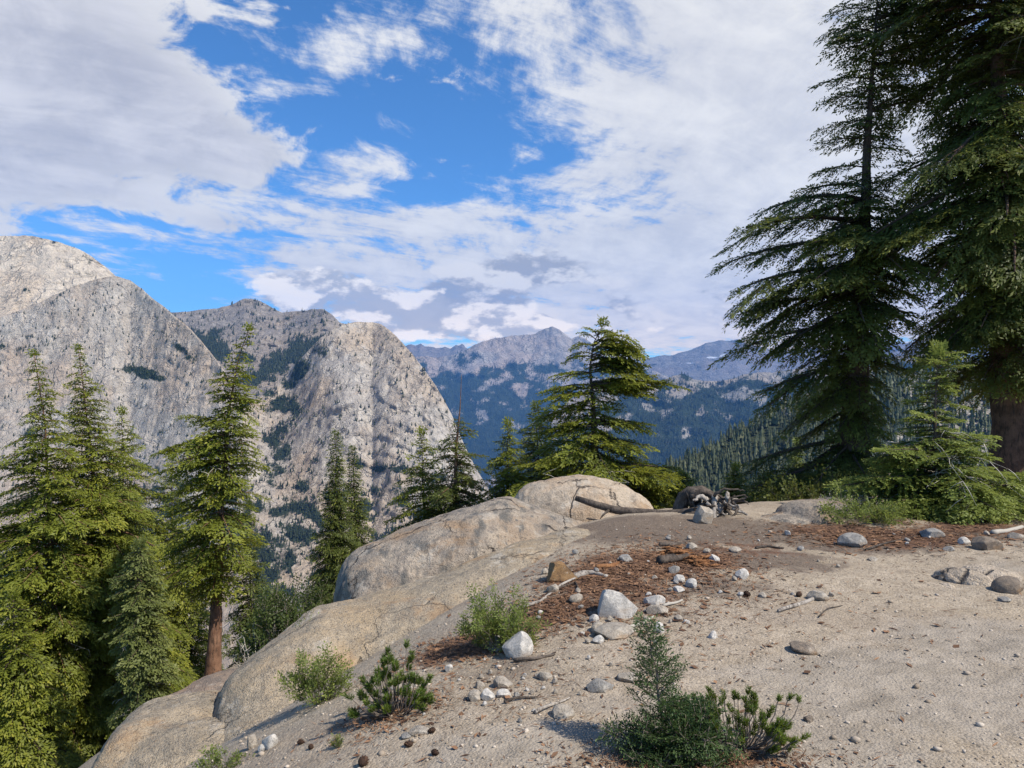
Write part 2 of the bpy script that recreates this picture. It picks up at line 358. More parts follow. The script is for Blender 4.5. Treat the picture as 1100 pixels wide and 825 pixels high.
M = {}
M['boulder'] = granite("grey_tan_granite", (0.42, 0.345, 0.265), (0.265, 0.225, 0.185), (0.37, 0.26, 0.165), 0.8, 1.0, 0.6, 0.6, 0.9, 0.85)
M['slab'] = granite("warm_speckled_granite", (0.43, 0.345, 0.24), (0.32, 0.26, 0.185), (0.45, 0.32, 0.18), 0.95, 1.1, 0.6, 0.6, 0.45, 0.30)
M['pale_boulder'] = granite("pale_peach_granite", (0.52, 0.43, 0.33), (0.42, 0.34, 0.255), (0.50, 0.34, 0.21), 0.55, 1.0, 0.6, 0.55, 0.8, 0.22)
M['brown_slab'] = granite("brown_stained_granite", (0.30, 0.22, 0.16), (0.21, 0.16, 0.125), (0.33, 0.20, 0.115), 0.7, 1.0, 0.6, 0.5, 0.2, 0.3)
M['white_rock'] = granite("white_granite", (0.60, 0.56, 0.50), (0.43, 0.405, 0.37), (0.50, 0.44, 0.36), 0.5, 3.5, 0.30, 0.4, 0.5, 0.25)
M['pale_rock'] = granite("cream_granite", (0.46, 0.40, 0.325), (0.33, 0.285, 0.23), (0.41, 0.32, 0.22), 0.6, 4.0, 0.5, 0.6, 0.3, 0.2)
M['grey_rock'] = granite("grey_granite", (0.36, 0.34, 0.31), (0.25, 0.235, 0.215), (0.40, 0.35, 0.28), 0.8, 4.0, 0.4, 0.6, 0.3, 0.4)
M['orange_rock'] = granite("rust_stained_granite", (0.34, 0.19, 0.075), (0.21, 0.115, 0.05), (0.37, 0.22, 0.10), 0.4, 4.0, 0.6, 0.6, 0.3, 0.2)
M['brown_rock'] = granite("brown_granite", (0.28, 0.215, 0.155), (0.17, 0.135, 0.105), (0.27, 0.19, 0.12), 0.6, 4.0, 0.5, 0.6, 0.2, 0.3)
M['ground'] = ground_mat()
M['mtn_left'] = mountain_mat("granite_wall", (0.60, 0.53, 0.445), (0.42, 0.375, 0.32), (0.53, 0.405, 0.295), 1.0, streak=0.34)
M['mtn_pale'] = mountain_mat("pale_granite_summit", (0.76, 0.65, 0.51), (0.62, 0.53, 0.42), (0.68, 0.54, 0.39), 1.6, streak=0.2)
M['mtn_dome'] = mountain_mat("granite_dome_rock", (0.63, 0.565, 0.475), (0.45, 0.40, 0.345), (0.56, 0.435, 0.31), 1.25, streak=0.5)
M['mtn_back'] = mountain_mat("brown_back_ridge_rock", (0.36, 0.32, 0.28), (0.24, 0.215, 0.195), (0.42, 0.34, 0.255), 1.8, streak=0.3)
M['mtn_mid'] = mountain_mat("alpine_peak_rock", (0.47, 0.42, 0.37), (0.30, 0.27, 0.25), (0.45, 0.35, 0.28), 4.5, streak=0.4)
M['mtn_far'] = mountain_mat("far_ridge_rock", (0.30, 0.27, 0.25), (0.20, 0.185, 0.18), (0.30, 0.235, 0.20), 8.0, streak=0.3)
M['mtn_ridge'] = mountain_mat("wooded_ridge_rock", (0.42, 0.385, 0.34), (0.27, 0.25, 0.22), (0.40, 0.33, 0.26), 2.6, streak=0.35)
M['mtn_near'] = mountain_mat("near_slope_rock", (0.50, 0.46, 0.40), (0.33, 0.31, 0.27), (0.42, 0.37, 0.29), 1.0, (0.040, 0.048, 0.026), streak=0.3)
M['fir'] = foliage("hemlock_needles", (0.065, 0.085, 0.014), (0.185, 0.212, 0.026), (0.36, 0.345, 0.048), 0.42)
M['fir_dark'] = foliage("dark_hemlock_needles", (0.04, 0.056, 0.016), (0.105, 0.13, 0.027), (0.24, 0.25, 0.05), 0.4)
M['fir_young'] = foliage("young_hemlock_needles", (0.075, 0.105, 0.022), (0.19, 0.235, 0.048), (0.34, 0.37, 0.085), 0.42)
M['fir_blue'] = foliage("lichen_green_hemlock_needles", (0.06, 0.08, 0.025), (0.14, 0.165, 0.045), (0.25, 0.26, 0.075), 0.36)
M['seedling'] = foliage("seedling_needles", (0.03, 0.056, 0.019), (0.07, 0.115, 0.036), (0.14, 0.19, 0.06), 0.3)
M['pine'] = foliage("pine_needles", (0.04, 0.07, 0.012), (0.11, 0.165, 0.024), (0.27, 0.3, 0.04), 0.35)
M['leaf'] = foliage("shrub_leaves", (0.03, 0.05, 0.012), (0.08, 0.11, 0.026), (0.18, 0.2, 0.05), 0.35)
M['far_tree'] = foliage("distant_conifer_needles", (0.012, 0.021, 0.010), (0.026, 0.040, 0.016), (0.055, 0.072, 0.026), 0.1)
M['near_tree'] = foliage("slope_conifer_needles", (0.045, 0.058, 0.028), (0.090, 0.105, 0.048), (0.17, 0.175, 0.085), 0.15)
M['bark'] = bark("reddish_bark", (0.13, 0.068, 0.042), (0.24, 0.135, 0.085))
M['bark_brown'] = bark("brown_furrowed_bark", (0.075, 0.045, 0.032), (0.145, 0.088, 0.062))
M['bark_dark'] = bark("dark_bark", (0.060, 0.042, 0.034), (0.11, 0.078, 0.06))
M['grey_wood'] = bark("weathered_grey_wood", (0.25, 0.22, 0.19), (0.40, 0.36, 0.31), (0.08, 0.065, 0.055), 1.5)
M['dark_wood'] = bark("dark_weathered_wood", (0.055, 0.043, 0.034), (0.125, 0.10, 0.08), (0.025, 0.02, 0.017), 1.5)
M['twig'] = plain("bare_twig_wood", (0.16, 0.13, 0.105), (0.33, 0.295, 0.25), 30)
M['dead'] = plain("bleached_twig_wood", (0.36, 0.33, 0.28), (0.52, 0.48, 0.42), 30)
M['orange_wood'] = bark("rotted_orange_wood", (0.17, 0.075, 0.03), (0.29, 0.14, 0.06), (0.08, 0.03, 0.012), 2.0)
M['cone'] = plain("cone_scales", (0.03, 0.017, 0.011), (0.085, 0.045, 0.026), 60)
M['litter'] = plain("fallen_needles", (0.06, 0.03, 0.018), (0.26, 0.145, 0.08), 3.0, 0.9, 0.0)
M['gravel'] = plain("granite_grit", (0.22, 0.17, 0.12), (0.50, 0.43, 0.35), 9.0, 0.9, 0.2)
# ------------------------------------------------------------------ local ground
rng = np.random.default_rng(7)
_gp = [px(u, v, d) for u, v, d in [
    (600, 825, 3.08), (850, 825, 3.08), (1100, 825, 3.05), (300, 825, 3.6), (225, 825, 4.1), (400, 780, 3.75), (500, 700, 4.9), (400, 725, 4.9),
    (310, 772, 4.7), (580, 650, 5.5), (590, 612, 6.6), (650, 578, 7.9), (740, 562, 8.7), (640, 562, 8.8), (850, 556, 9.0), (800, 547, 9.7), (700, 548, 9.6), (880, 540, 10.4),
    (1000, 560, 8.8), (1100, 562, 8.8), (1100, 630, 5.9), (1100, 700, 4.42), (900, 700, 4.42), (900, 620, 6.2), (1000, 600, 6.9), (1040, 588, 7.2), (700, 740, 3.9), (760, 650, 5.4), (985, 545, 10.2), (1090, 548, 10.3)]]
_gp += [np.array(p, float) for p in [
    (0, 0, 0.02), (2, 0.5, 0.03), (-2, .5, -.05), (0, -3, .1), (5, 2, .05), (9, 3, .15), (13, 8, -.02), (14, 14, -.7), (5.98, 13.2, -.25), (8.1, 12.2, -.2), (10.5, 12, -.25), (-1.2, 2, -.18), (-2.4, 3.6, -.95), (-3.0, 4.6, -1.4),
    (3.3, 11.6, -.35), (1.4, 11.6, -.75), (0.2, 12.0, -1.3), (1.5, 14, -1.9), (3.4, 14.5, -1.6), (5, 16, -1.5), (8.5, 16, -.3), (-1.2, 10.8, -1.6), (-2.0, 12.5, -2.4), (0, 15, -3.2), (-2, 16, -4.6),
    (-1.6, 7.3, -1.15), (-2.4, 6.6, -1.45), (-0.6, 8.6, -.65), (-2.6, 8.2, -1.9), (-3.2, 5.6, -1.75), (-4.0, 7.0, -2.4), (-4.87, 12, -3.2), (-5.5, 9, -3.3), (-8, 12, -6), (-7, 6, -4.4), (-5, 3, -3), (-10, 10, -7),
    (-4, 16, -6), (-8, 18, -9), (-12, 15, -9.5), (3, 20, -5.5), (8, 21, -4), (14, 20, -1.5), (0, 22, -8), (-14, 5, -9), (18, 12, -.2), (18, 2, .4), (-10, -2, -5), (8, -4, .3)]]
_gp = np.array(_gp)
def _tps(r2): return np.where(r2 > 1e-12, 0.5 * r2 * np.log(np.maximum(r2, 1e-12)), 0.0)
_A = _gp[:, :2]; _n = len(_A)
_K = _tps(((_A[:, None] - _A[None]) ** 2).sum(-1)) + np.eye(_n) * 0.02
_Pm = np.c_[np.ones(_n), _A]; _L = np.zeros((_n + 3, _n + 3)); _L[:_n, :_n] = _K; _L[:_n, _n:] = _Pm; _L[_n:, :_n] = _Pm.T
_W = np.linalg.solve(_L, np.r_[_gp[:, 2], 0, 0, 0])
def ground_z(x, y, detail=True):
    x = np.atleast_1d(np.asarray(x, float)); y = np.atleast_1d(np.asarray(y, float)); z = np.empty(len(x))
    xc = np.clip(x, -16, 20); yc = np.clip(y, -6, 23)
    for a in range(0, len(x), 60000):
        q = np.c_[xc[a:a + 60000], yc[a:a + 60000]]; r2 = ((q[:, None] - _A[None]) ** 2).sum(-1)
        z[a:a + 60000] = _tps(r2) @ _W[:_n] + np.c_[np.ones(len(q)), q] @ _W[_n:]
    over = np.hypot(x - xc, y - yc); fwd = np.maximum(y - yc, 0) + np.maximum(xc - x, 0); z = z - 0.48 * fwd - 0.05 * over
    z = np.where(y < -6, z, np.maximum(z, -1700 + 0.0 * over))
    if detail:
        P = np.c_[x, y, np.zeros(len(x))]
        near = np.exp(-over / 40.0)
        z = z + near * (0.035 * fbm(P * 1.3, 4, 3) + 0.010 * fbm(P * 9, 3, 5)) + (1 - near) * 14 * fbm(P / 90, 4, 9)
    return z
def ground_at(u, v):
    """the point of the ground seen at a photo pixel"""
    d = np.arange(2.4, 16, 0.01); X_, Z_ = (u - CU) / F * d, EYE - (v - CV) / F * d
    g_ = ground_z(X_, d); k = np.argmax(Z_ < g_)
    return np.array([X_[k], d[k], g_[k]])

def soft_blobs(x, y, pts):
    a = np.zeros(len(x))
    for u, v, ru, rv, amp in pts:
        c = ground_at(u, v); e = ground_at(u, v + rv); s = abs(c[1] - e[1]) + 1e-3; w = ru / F * c[1]
        a = np.maximum(a, amp * np.exp(-0.5 * (((x - c[0]) / w) ** 2 + ((y - c[1]) / s) ** 2)))
    return a
def build_ground():
    yl = np.r_[-40, -20, -10, -5, -2, 0, 1.2, np.linspace(2.0, 6, 230), np.linspace(6.03, 13, 190), np.linspace(13.2, 24, 40), 24 * 1.16 ** np.arange(1, 44)]
    xl = np.r_[-15000, -10000, -6000, -3000, -1500, -800, -400, -200, -100, -60, -40, -30, -24, np.linspace(-20, -3.6, 45), np.linspace(-3.5, 7.5, 420), np.linspace(7.6, 20, 40), 24, 30, 40, 60, 100, 200, 400, 800, 1500, 3000, 6000, 10000, 15000]
    XX, YY = np.meshgrid(xl, yl); x, y = XX.ravel(), YY.ravel(); z = ground_z(x, y)
    litter = soft_blobs(x, y, [(690, 605, 60, 14, 1), (745, 600, 40, 12, .95), (640, 625, 45, 16, .95), (610, 650, 40, 14, .8), (500, 695, 45, 11, .95), (580, 665, 40, 12, .75), (800, 590, 60, 8, .6), (960, 578, 70, 9, 1),
                              (1060, 566, 60, 7, .9), (900, 570, 50, 8, .8), (750, 818, 75, 12, .8), (425, 765, 35, 10, .6), (690, 640, 50, 20, .65), (940, 556, 60, 6, .7), (620, 560, 60, 4, .3)])
    soil = soft_blobs(x, y, [(740, 570, 90, 12, 1), (690, 562, 60, 8, .9), (850, 572, 80, 10, .9), (930, 585, 80, 9, .8), (800, 600, 90, 12, .75), (1040, 572, 60, 8, .7), (760, 630, 80, 18, .5), (540, 720, 60, 14, .45), (390, 770, 60, 10, .5), (1000, 600, 60, 8, .3)])
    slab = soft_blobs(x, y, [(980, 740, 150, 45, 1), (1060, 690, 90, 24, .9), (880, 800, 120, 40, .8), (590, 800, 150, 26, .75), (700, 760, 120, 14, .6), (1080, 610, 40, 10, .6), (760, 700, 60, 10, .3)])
    forest = 1 / (1 + np.exp(-(np.hypot(np.maximum(y - 14, 0), np.maximum(-4.2 - x, 0)) - 2.0) * 1.6)) * (np.where((x > 4) & (y < 16), 0.3, 1))
    # a low broken step of bedrock on the right and slab seams
    V = np.c_[x, y, z]
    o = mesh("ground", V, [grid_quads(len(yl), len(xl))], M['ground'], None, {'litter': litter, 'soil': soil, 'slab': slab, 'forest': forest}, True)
    tag(o, kind='structure')
build_ground()

# ------------------------------------------------------------------ mountains
MTN = {}
def mountain(name, mat, sky, base, dep, amp, back=0.5, jag=1.2, du=2.0, rows=150, vegs=None, snow=None, seed=1, power=1.0, bulges=(), nsc=1.0, ridged=0.4):
    """a rock mass at its real distance: dep(u) = (near, far) metres; face climbs from base to crest, then falls away behind"""
    su, sv = np.array(sky, float).T; bu, bv = np.array(base, float).T
    us = np.arange(su[0], su[-1] + du, du); nu = len(us)
    skyv = np.interp(us, su, sv) + jag * fbm(np.c_[us / 14, np.zeros(nu), np.full(nu, seed)], 5, seed, 0.6) + 1.6 * jag * fbm(np.c_[us / 42, np.zeros(nu), np.full(nu, seed + .5)], 3, seed + 77)
    basev = np.maximum(np.interp(us, bu, bv), skyv + 4)
    dk = np.array(dep, float); dn = np.interp(us, dk[:, 0], dk[:, 1]); df = np.interp(us, dk[:, 0], dk[:, 2])
    t = np.linspace(0, 1, rows)
    vv = basev[None] + (skyv - basev)[None] * t[:, None]; uu = np.broadcast_to(us[None], vv.shape)
    D = dn[None] + (df - dn)[None] * t[:, None] ** power
    for (cu, cv, ru, rv, a) in bulges: D = D + a * np.exp(-0.5 * (((uu - cu) / ru) ** 2 + ((vv - cv) / rv) ** 2))
    P = np.stack([(uu - CU) / F * D, D, EYE - (vv - CV) / F * D], -1).reshape(-1, 3)
    q = P / (nsc * 260.0); q2 = q * np.array([1, 1, 0.35])
    nz = (1 - ridged) * fbm(q, 7, seed + 5, 0.55) + ridged * fbm(q2 * 1.7, 7, seed + 9, 0.55, True)
    nz += 0.35 * fbm(q2 * np.array([5, 5, 2.0]), 4, seed + 2, 0.6)
    sd_ = P[:, 2] / (46.0 * nsc) + 0.004 * P[:, 0] / nsc + 2.6 * fbm(q * 0.9, 5, seed + 40); fr = sd_ - np.floor(sd_)
    ledge = np.where(fr < .8, fr / .8, (1 - fr) / .2) - .5
    wgt = np.clip(.5 + 1.6 * fbm(q * 1.3 + 5, 3, seed + 41), 0, 1)
    nz = nz + 0.13 * ledge * wgt
    Dn = D.ravel() + amp * nz
    P = np.stack([(uu.ravel() - CU) / F * Dn, Dn, EYE - (vv.ravel() - CV) / F * Dn], -1)
    MTN[name] = (us, t, P.reshape(rows, nu, 3), uu, vv, nz.reshape(rows, nu))
    veg = np.zeros(rows * nu)
    for (cu, cv, ru, rv, rot, a) in vegs or ():
        c, s = math.cos(rot), math.sin(rot); du_, dv_ = uu.ravel() - cu, vv.ravel() - cv
        e = np.exp(-0.5 * (((du_ * c + dv_ * s) / ru) ** 2 + ((dv_ * c - du_ * s) / rv) ** 2)); veg = np.maximum(veg, a * e)
    veg += 0.85 * fbm(np.c_[uu.ravel() / 22, vv.ravel() / 15, np.full(len(veg), seed)], 5, seed + 31) * (veg > 0.08)
    sn = np.zeros(rows * nu)
    for (cu, cv, ru, rv, a) in snow or (): sn = np.maximum(sn, a * np.exp(-0.5 * (((uu.ravel() - cu) / ru) ** 2 + ((vv.ravel() - cv) / rv) ** 2)))
    # back of the mountain: falls away behind its crest
    crest = P.reshape(rows, nu, 3)[-1]; H = crest[:, 2] - (EYE - (basev - CV) / F * dn); B = []
    for k in range(1, 9):
        s = k / 8.0; sc = 1 + back * s; b = crest * sc; b[:, 2] = EYE + (crest[:, 2] - EYE) * sc - (np.abs(H) * 1.15 + 0.1 * df) * s ** 1.1; B.append(b)
    B = np.concatenate(B); V = np.r_[P, B]; nr = rows + 8
    o = mesh(name, V, [grid_quads(nr, nu)], mat, None, {'veg': np.r_[veg, np.zeros(len(B))], 'snow': np.r_[sn, np.zeros(len(B))]}, True)
    tag(o, kind='structure'); MTN[name] += (veg.reshape(rows, nu),)
    return o

mountain("far_ridge_terrain", M['mtn_far'],
         [(250, 380), (400, 376), (430, 375), (441, 369), (446, 371), (452, 370), (456, 373), (463, 371.5), (469, 374), (478, 373), (484, 375), (490, 371), (493, 372), (497, 369.5), (500, 374), (507, 378), (540, 388), (690, 386), (715, 381), (740, 377), (758, 369), (772, 366), (792, 365), (812, 371), (835, 377), (860, 374), (900, 377), (940, 372), (975, 367), (990, 366), (1010, 372), (1060, 360), (1130, 350), (1250, 362)],
         [(250, 430), (1250, 430)], [(250, 11500, 14500), (1250, 12000, 15000)], 420, 0.15, 2.4, 2.0, 70, snow=[(765, 384, 9, 1.4, .75), (778, 382, 5, 1.6, .8), (695, 396, 3, 1.2, .8), (742, 390, 12, 1.0, .6)], seed=3, nsc=8)
mountain("alpine_peak_terrain", M['mtn_mid'],
         [(380, 400), (440, 384), (470, 384), (495, 380), (520, 366), (535, 363), (550, 361), (563, 359), (575, 357), (585, 352), (592, 350), (600, 353), (606, 358), (614, 364), (622, 360), (632, 366), (642, 376), (655, 388), (680, 394), (700, 400), (740, 412), (780, 425)],
         [(380, 600), (780, 600)], [(380, 6800, 10800), (590, 6700, 11400), (780, 6800, 10000)], 420, 0.3, 2.6, 1.5, 130,
         vegs=[(500, 425, 75, 30, .0, .72), (590, 440, 70, 28, .25, .7), (440, 400, 40, 16, .3, .62), (540, 480, 120, 40, 0, .85), (560, 398, 60, 8, .0, .6), (650, 450, 60, 40, 0, .9)], seed=11, nsc=6.5, ridged=0.55)
mountain("wooded_ridge_terrain", M['mtn_ridge'],
         [(560, 470), (600, 440), (640, 408), (660, 402), (680, 405), (705, 410), (720, 405), (733, 401), (742, 405), (760, 408), (780, 407), (800, 402), (830, 400), (860, 396), (900, 390), (950, 384), (1000, 380), (1060, 384), (1150, 376), (1260, 384)],
         [(560, 640), (1260, 640)], [(560, 3700, 5200), (700, 3400, 5900), (1260, 2800, 6000)], 230, 0.3, 3.0, 1.6, 120,
         vegs=[(760, 450, 110, 36, 0, .74), (880, 440, 120, 30, 0, .7), (690, 440, 40, 26, .4, .74), (1050, 430, 150, 40, 0, 1), (700, 500, 160, 40, 0, 1), (800, 415, 120, 8, 0, .5)], seed=23, nsc=3.6, ridged=0.5)
mountain("near_slope_terrain", M['mtn_near'],
         [(640, 600), (690, 530), (720, 503), (760, 482), (800, 458), (840, 432), (870, 418), (900, 408), (950, 395), (1000, 400), (1060, 395), (1140, 380), (1260, 360)],
         [(640, 640), (1260, 640)], [(640, 520, 640), (800, 480, 900), (1260, 420, 1100)], 45, 0.3, 1.5, 2.0, 90,
         vegs=[(760, 500, 90, 50, -.5, .8), (830, 470, 90, 50, -.5, .8), (900, 450, 120, 45, -.4, .75)], seed=31, nsc=0.8)
mountain("brown_back_ridge_terrain", M['mtn_back'],
         [(120, 350), (180, 336), (210, 334), (235, 331), (250, 326), (262, 321), (270, 320), (280, 323), (292, 331), (303, 336), (320, 334), (335, 332), (347, 333), (356, 338), (364, 346), (380, 352), (420, 368)],
         [(120, 430), (420, 430)], [(120, 2300, 3500), (270, 2500, 3700), (420, 2400, 3100)], 120, 0.3, 1.8, 1.2, 90,
         vegs=[(330, 378, 34, 12, -.35, .78), (290, 395, 30, 12, -.3, .72), (230, 372, 50, 12, .5, .62), (370, 365, 20, 12, .3, .5)], seed=41, nsc=1.6)
mountain("granite_dome_terrain", M['mtn_dome'],
         [(190, 560), (225, 490), (262, 440), (290, 418), (310, 398), (330, 378), (345, 362), (358, 352), (370, 347), (385, 346), (400, 346), (410, 349), (420, 356), (432, 367), (445, 382), (457, 398), (468, 414), (478, 431), (486, 447), (492, 462), (500, 480), (510, 500), (525, 525), (545, 555), (600, 620)],
         [(190, 800), (600, 800)], [(190, 600, 1500), (230, 620, 2000), (400, 640, 2350), (500, 700, 1900), (600, 700, 1500)], 58, 0.35, 1.6, 1.2, 210,
         vegs=[(318, 402, 22, 8, -.9, .72), (300, 432, 24, 9, .6, .75), (345, 372, 9, 18, .5, .5), (300, 490, 14, 40, .1, .52), (420, 505, 60, 6, .15, .36), (320, 560, 30, 45, .2, .55), (270, 600, 60, 50, 0, .6), (430, 560, 80, 40, .2, .42), (390, 545, 60, 24, .2, .45)],
         seed=53, power=0.75, bulges=[(412, 430, 60, 70, -150), (300, 420, 26, 60, 120)], nsc=1.0, ridged=0.55)
mountain("pale_summit_terrain", M['mtn_pale'],
         [(-260, 262), (-150, 250), (-80, 252), (0, 254), (25, 253), (48, 256), (68, 261), (84, 267), (100, 276), (112, 285), (122, 294), (135, 308), (160, 335), (190, 370)],
         [(-260, 420), (190, 420)], [(-260, 1500, 2300), (190, 1700, 2300)], 70, 0.3, 1.4, 1.3, 110, vegs=[(60, 312, 40, 4, .05, .3), (100, 280, 24, 8, .75, .3)], seed=61, nsc=1.2)
mountain("granite_wall_terrain", M['mtn_left'],
         [(-260, 380), (-120, 362), (-40, 348), (0, 341), (35, 328), (62, 316), (85, 305), (105, 299), (124, 297), (140, 302), (152, 310), (166, 321), (182, 333), (198, 347), (214, 363), (228, 380), (240, 396), (248, 408), (254, 424), (260, 446), (264, 480), (268, 530), (272, 600), (276, 700)],
         [(-260, 980), (276, 980)], [(-260, 420, 1500), (0, 450, 1700), (140, 480, 1800), (250, 520, 1500), (350, 560, 1000)], 34, 0.35, 1.6, 1.2, 230,
         vegs=[(155, 402, 22, 7, .15, .62), (60, 318, 30, 4, 0, .4), (190, 372, 30, 5, .75, .5), (20, 372, 60, 6, 0, .42), (40, 470, 80, 12, .1, .32), (250, 560, 60, 60, 0, .6), (160, 560, 80, 60, 0, .5), (40, 620, 140, 60, 0, .6)],
         seed=71, power=0.8, nsc=0.75, ridged=0.5)

# ------------------------------------------------------------------ distant conifers
def fir_shape(seed, tiers=3, sides=6):
    r = np.random.default_rng(seed); b = MB()
    for k in range(tiers):
        z0 = 0.10 + 0.28 * k; z1 = min(1.0, z0 + 0.48 if k < tiers - 1 else 1.0); rad = 0.20 * (1 - 0.27 * k)
        th = np.arange(sides) * 2 * math.pi / sides + r.uniform(0, 6)
        rr = rad * r.uniform(0.6, 1.25, sides); zz = z0 + r.uniform(-.05, .06, sides)
        V = np.r_[np.c_[np.cos(th) * rr, np.sin(th) * rr, zz], [[r.uniform(-.01, .01), r.uniform(-.01, .01), z1]], [[0, 0, z0 + .06]]]
        T = [(i, (i + 1) % sides, sides) for i in range(sides)] + [((i + 1) % sides, i, sides + 1) for i in range(sides)]
        b.add(V, None, T, r.uniform(0, .35))
    b.tube([(0, 0, -.06), (0, 0, .3)], [.022, .018], 4, 0.0)
    return b
_firs = []
for s in range(6):
    b = fir_shape(s); _firs.append((np.concatenate(b.V), np.concatenate(b.T), np.concatenate(b.Q), np.concatenate(b.A)))
def far_wood(owner, name, label, n, h, mat, prob, seed, hmin=0.55):
    """trees rooted all over a mountain face; prob(u, v, veg, noise) gives how likely one stands there"""
    us, t, P, uu, vv, nz, veg = MTN[owner]; r = np.random.default_rng(seed); rows, nu = uu.shape
    i = r.integers(0, rows - 1, n * 12); j = r.integers(0, nu - 1, n * 12)
    u, v = uu[i, j], vv[i, j]; cl = fbm(np.c_[u / 9, v / 6, np.full(len(u), seed)], 4, seed)
    keep = np.nonzero(r.random(len(u)) < prob(u, v, veg[i, j], cl))[0][:n]; i, j = i[keep], j[keep]
    a, c = r.random(len(i))[:, None], r.random(len(i))[:, None]
    p = P[i, j] * (1 - a) * (1 - c) + P[i, j + 1] * a * (1 - c) + P[i + 1, j] * (1 - a) * c + P[i + 1, j + 1] * a * c
    b = MB(); ang = r.uniform(0, 6.28, len(i)); sc = h * (hmin + (1.35 - hmin) * r.random(len(i))); tn = r.random(len(i)); w = r.uniform(.75, 1.35, len(i))
    kind = r.integers(0, 6, len(i))
    for k in range(6):
        m = np.nonzero(kind == k)[0]; V0, T0, Q0, A0 = _firs[k]; nv = len(V0)
        if not len(m): continue
        ca, sa = np.cos(ang[m])[:, None], np.sin(ang[m])[:, None]
        x = (V0[:, 0] * ca - V0[:, 1] * sa) * (sc[m] * w[m])[:, None]; y = (V0[:, 0] * sa + V0[:, 1] * ca) * (sc[m] * w[m])[:, None]; z = V0[:, 2] * sc[m][:, None]
        V = np.stack([x + p[m, 0:1], y + p[m, 1:2], z + p[m, 2:3]], -1).reshape(-1, 3)
        off = (np.arange(len(m)) * nv)[:, None, None]
        b.add(V, (Q0[None] + off).reshape(-1, 4), (T0[None] + off).reshape(-1, 3), (A0[None] * .6 + tn[m][:, None] * .75).ravel())
    o = b.build(name, mat, None, 'tint', False); tag(o, label, 'trees', None, 'stuff'); return o
far_wood("alpine_peak_terrain", "distant_forest", "blue-green forest covering the lower slopes of the far pointed peak", 12000, 34, M['far_tree'], lambda u, v, g, c: np.clip((g - .35) * 1.6 + c * .7, 0, 1), 1)
far_wood("wooded_ridge_terrain", "distant_forest", "dark forest covering the rocky ridge right of the central windswept tree", 14000, 27, M['far_tree'], lambda u, v, g, c: np.clip((g - .3) * 1.4 + c * .9 + .05, 0, 1), 2)
far_wood("brown_back_ridge_terrain", "distant_forest", "dark conifer belt in the gully left of the granite dome", 4500, 15, M['far_tree'], lambda u, v, g, c: np.clip((g - .35) * 1.5 + c * .5, 0, 1) + .08 * (c > .1), 3)
far_wood("granite_dome_terrain", "distant_forest", "scattered dark conifers on ledges and foot of the granite dome", 7000, 10, M['far_tree'], lambda u, v, g, c: np.clip((g - .30) * 1.3 + c * .6, 0, 1) + np.clip(.30 * (c + .05), 0, 1) * (v > 360), 4)
far_wood("granite_wall_terrain", "distant_forest", "sparse dark conifers dotting the big granite wall on the left", 8000, 6.5, M['far_tree'], lambda u, v, g, c: np.clip((g - .30) * 1.3 + c * .6, 0, 1) + np.clip(.5 * (c + .08), 0, .3), 5)
far_wood("pale_summit_terrain", "distant_forest", "tiny dark trees speckling the pale summit slope on the left", 350, 9, M['far_tree'], lambda u, v, g, c: np.clip((g - .15) * .8 + c * .5, 0, 1), 6)
far_wood("near_slope_terrain", "slope_forest", "grey-green conifer forest on the near right slope", 3800, 13, M['near_tree'], lambda u, v, g, c: np.clip(.5 + c * .9, 0, 1) * (v < 540), 7)

# individual conifers one can tell apart on the nearer part of that slope
def slope_trees():
    us, t, P, uu, vv, nz, veg = MTN["near_slope_terrain"]; r = np.random.default_rng(77); protos = []
    for k in range(5):
        b = MB(); hh = 15.0; rr = np.random.default_rng(200 + k)
        for z in np.linspace(.06, .98, 26):
            n = 7; th0 = rr.uniform(0, 6.28); R = hh * .155 * (1.02 - z) ** .8 * rr.uniform(.65, 1.15)
            for i in range(n):
                th = th0 + i * 6.283 / n + rr.uniform(-.3, .3); L = R * rr.uniform(.6, 1.15) + .15; w = L * .42 + .08
                d = np.array([math.cos(th), math.sin(th), 0]); s = np.array([-d[1], d[0], 0]); c0 = np.array([0, 0, z * hh])
                V = [c0, c0 + d * L * .6 + s * w - [0, 0, L * .18], c0 + d * L - [0, 0, L * .42], c0 + d * L * .6 - s * w - [0, 0, L * .18]]
                b.add(V, [(0, 1, 2, 3)], None, rr.uniform(0, .9))
        tr = MB(); tr.tube([(0, 0, -.8), (0, 0, hh * .5), (0, 0, hh)], [.24, .16, .02], 5)
        protos.append((b, tr))
    made = []
    spots = []
    for q in range(4000):
        i, j = r.integers(0, len(t) - 1), r.integers(0, len(us) - 1); u, v = uu[i, j], vv[i, j]
        if not (690 < u < 905 and 425 < v < 560): continue
        if r.random() > .8: continue
        spots.append((P[i, j], u, v))
        if len(spots) >= 130: break
    for n, (p, u, v) in enumerate(spots):
        k = n % 5
        if n < 5:
            e = empty("conifer_tree", tuple(p), "slender grey-green conifer among many alike on the near right slope", "tree", "conifers on the near right slope")
            b, tr = protos[k]
            o1 = b.build("crown", M['near_tree'], None, 'tint', False); o1.parent = e; o2 = tr.build("trunk", M['bark_dark'], None); o2.parent = e; made.append((e, o1, o2))
        else:
            e0, a0, t0 = made[k]; e = e0.copy(); COL.objects.link(e)
            for ch in (a0, t0):
                c = ch.copy(); COL.objects.link(c); c.parent = e
        e.location = tuple(p); s = r.uniform(.55, 1.25); e.scale = (s, s, s * r.uniform(.9, 1.2)); e.rotation_euler = (0, 0, r.uniform(0, 6.28))
slope_trees()

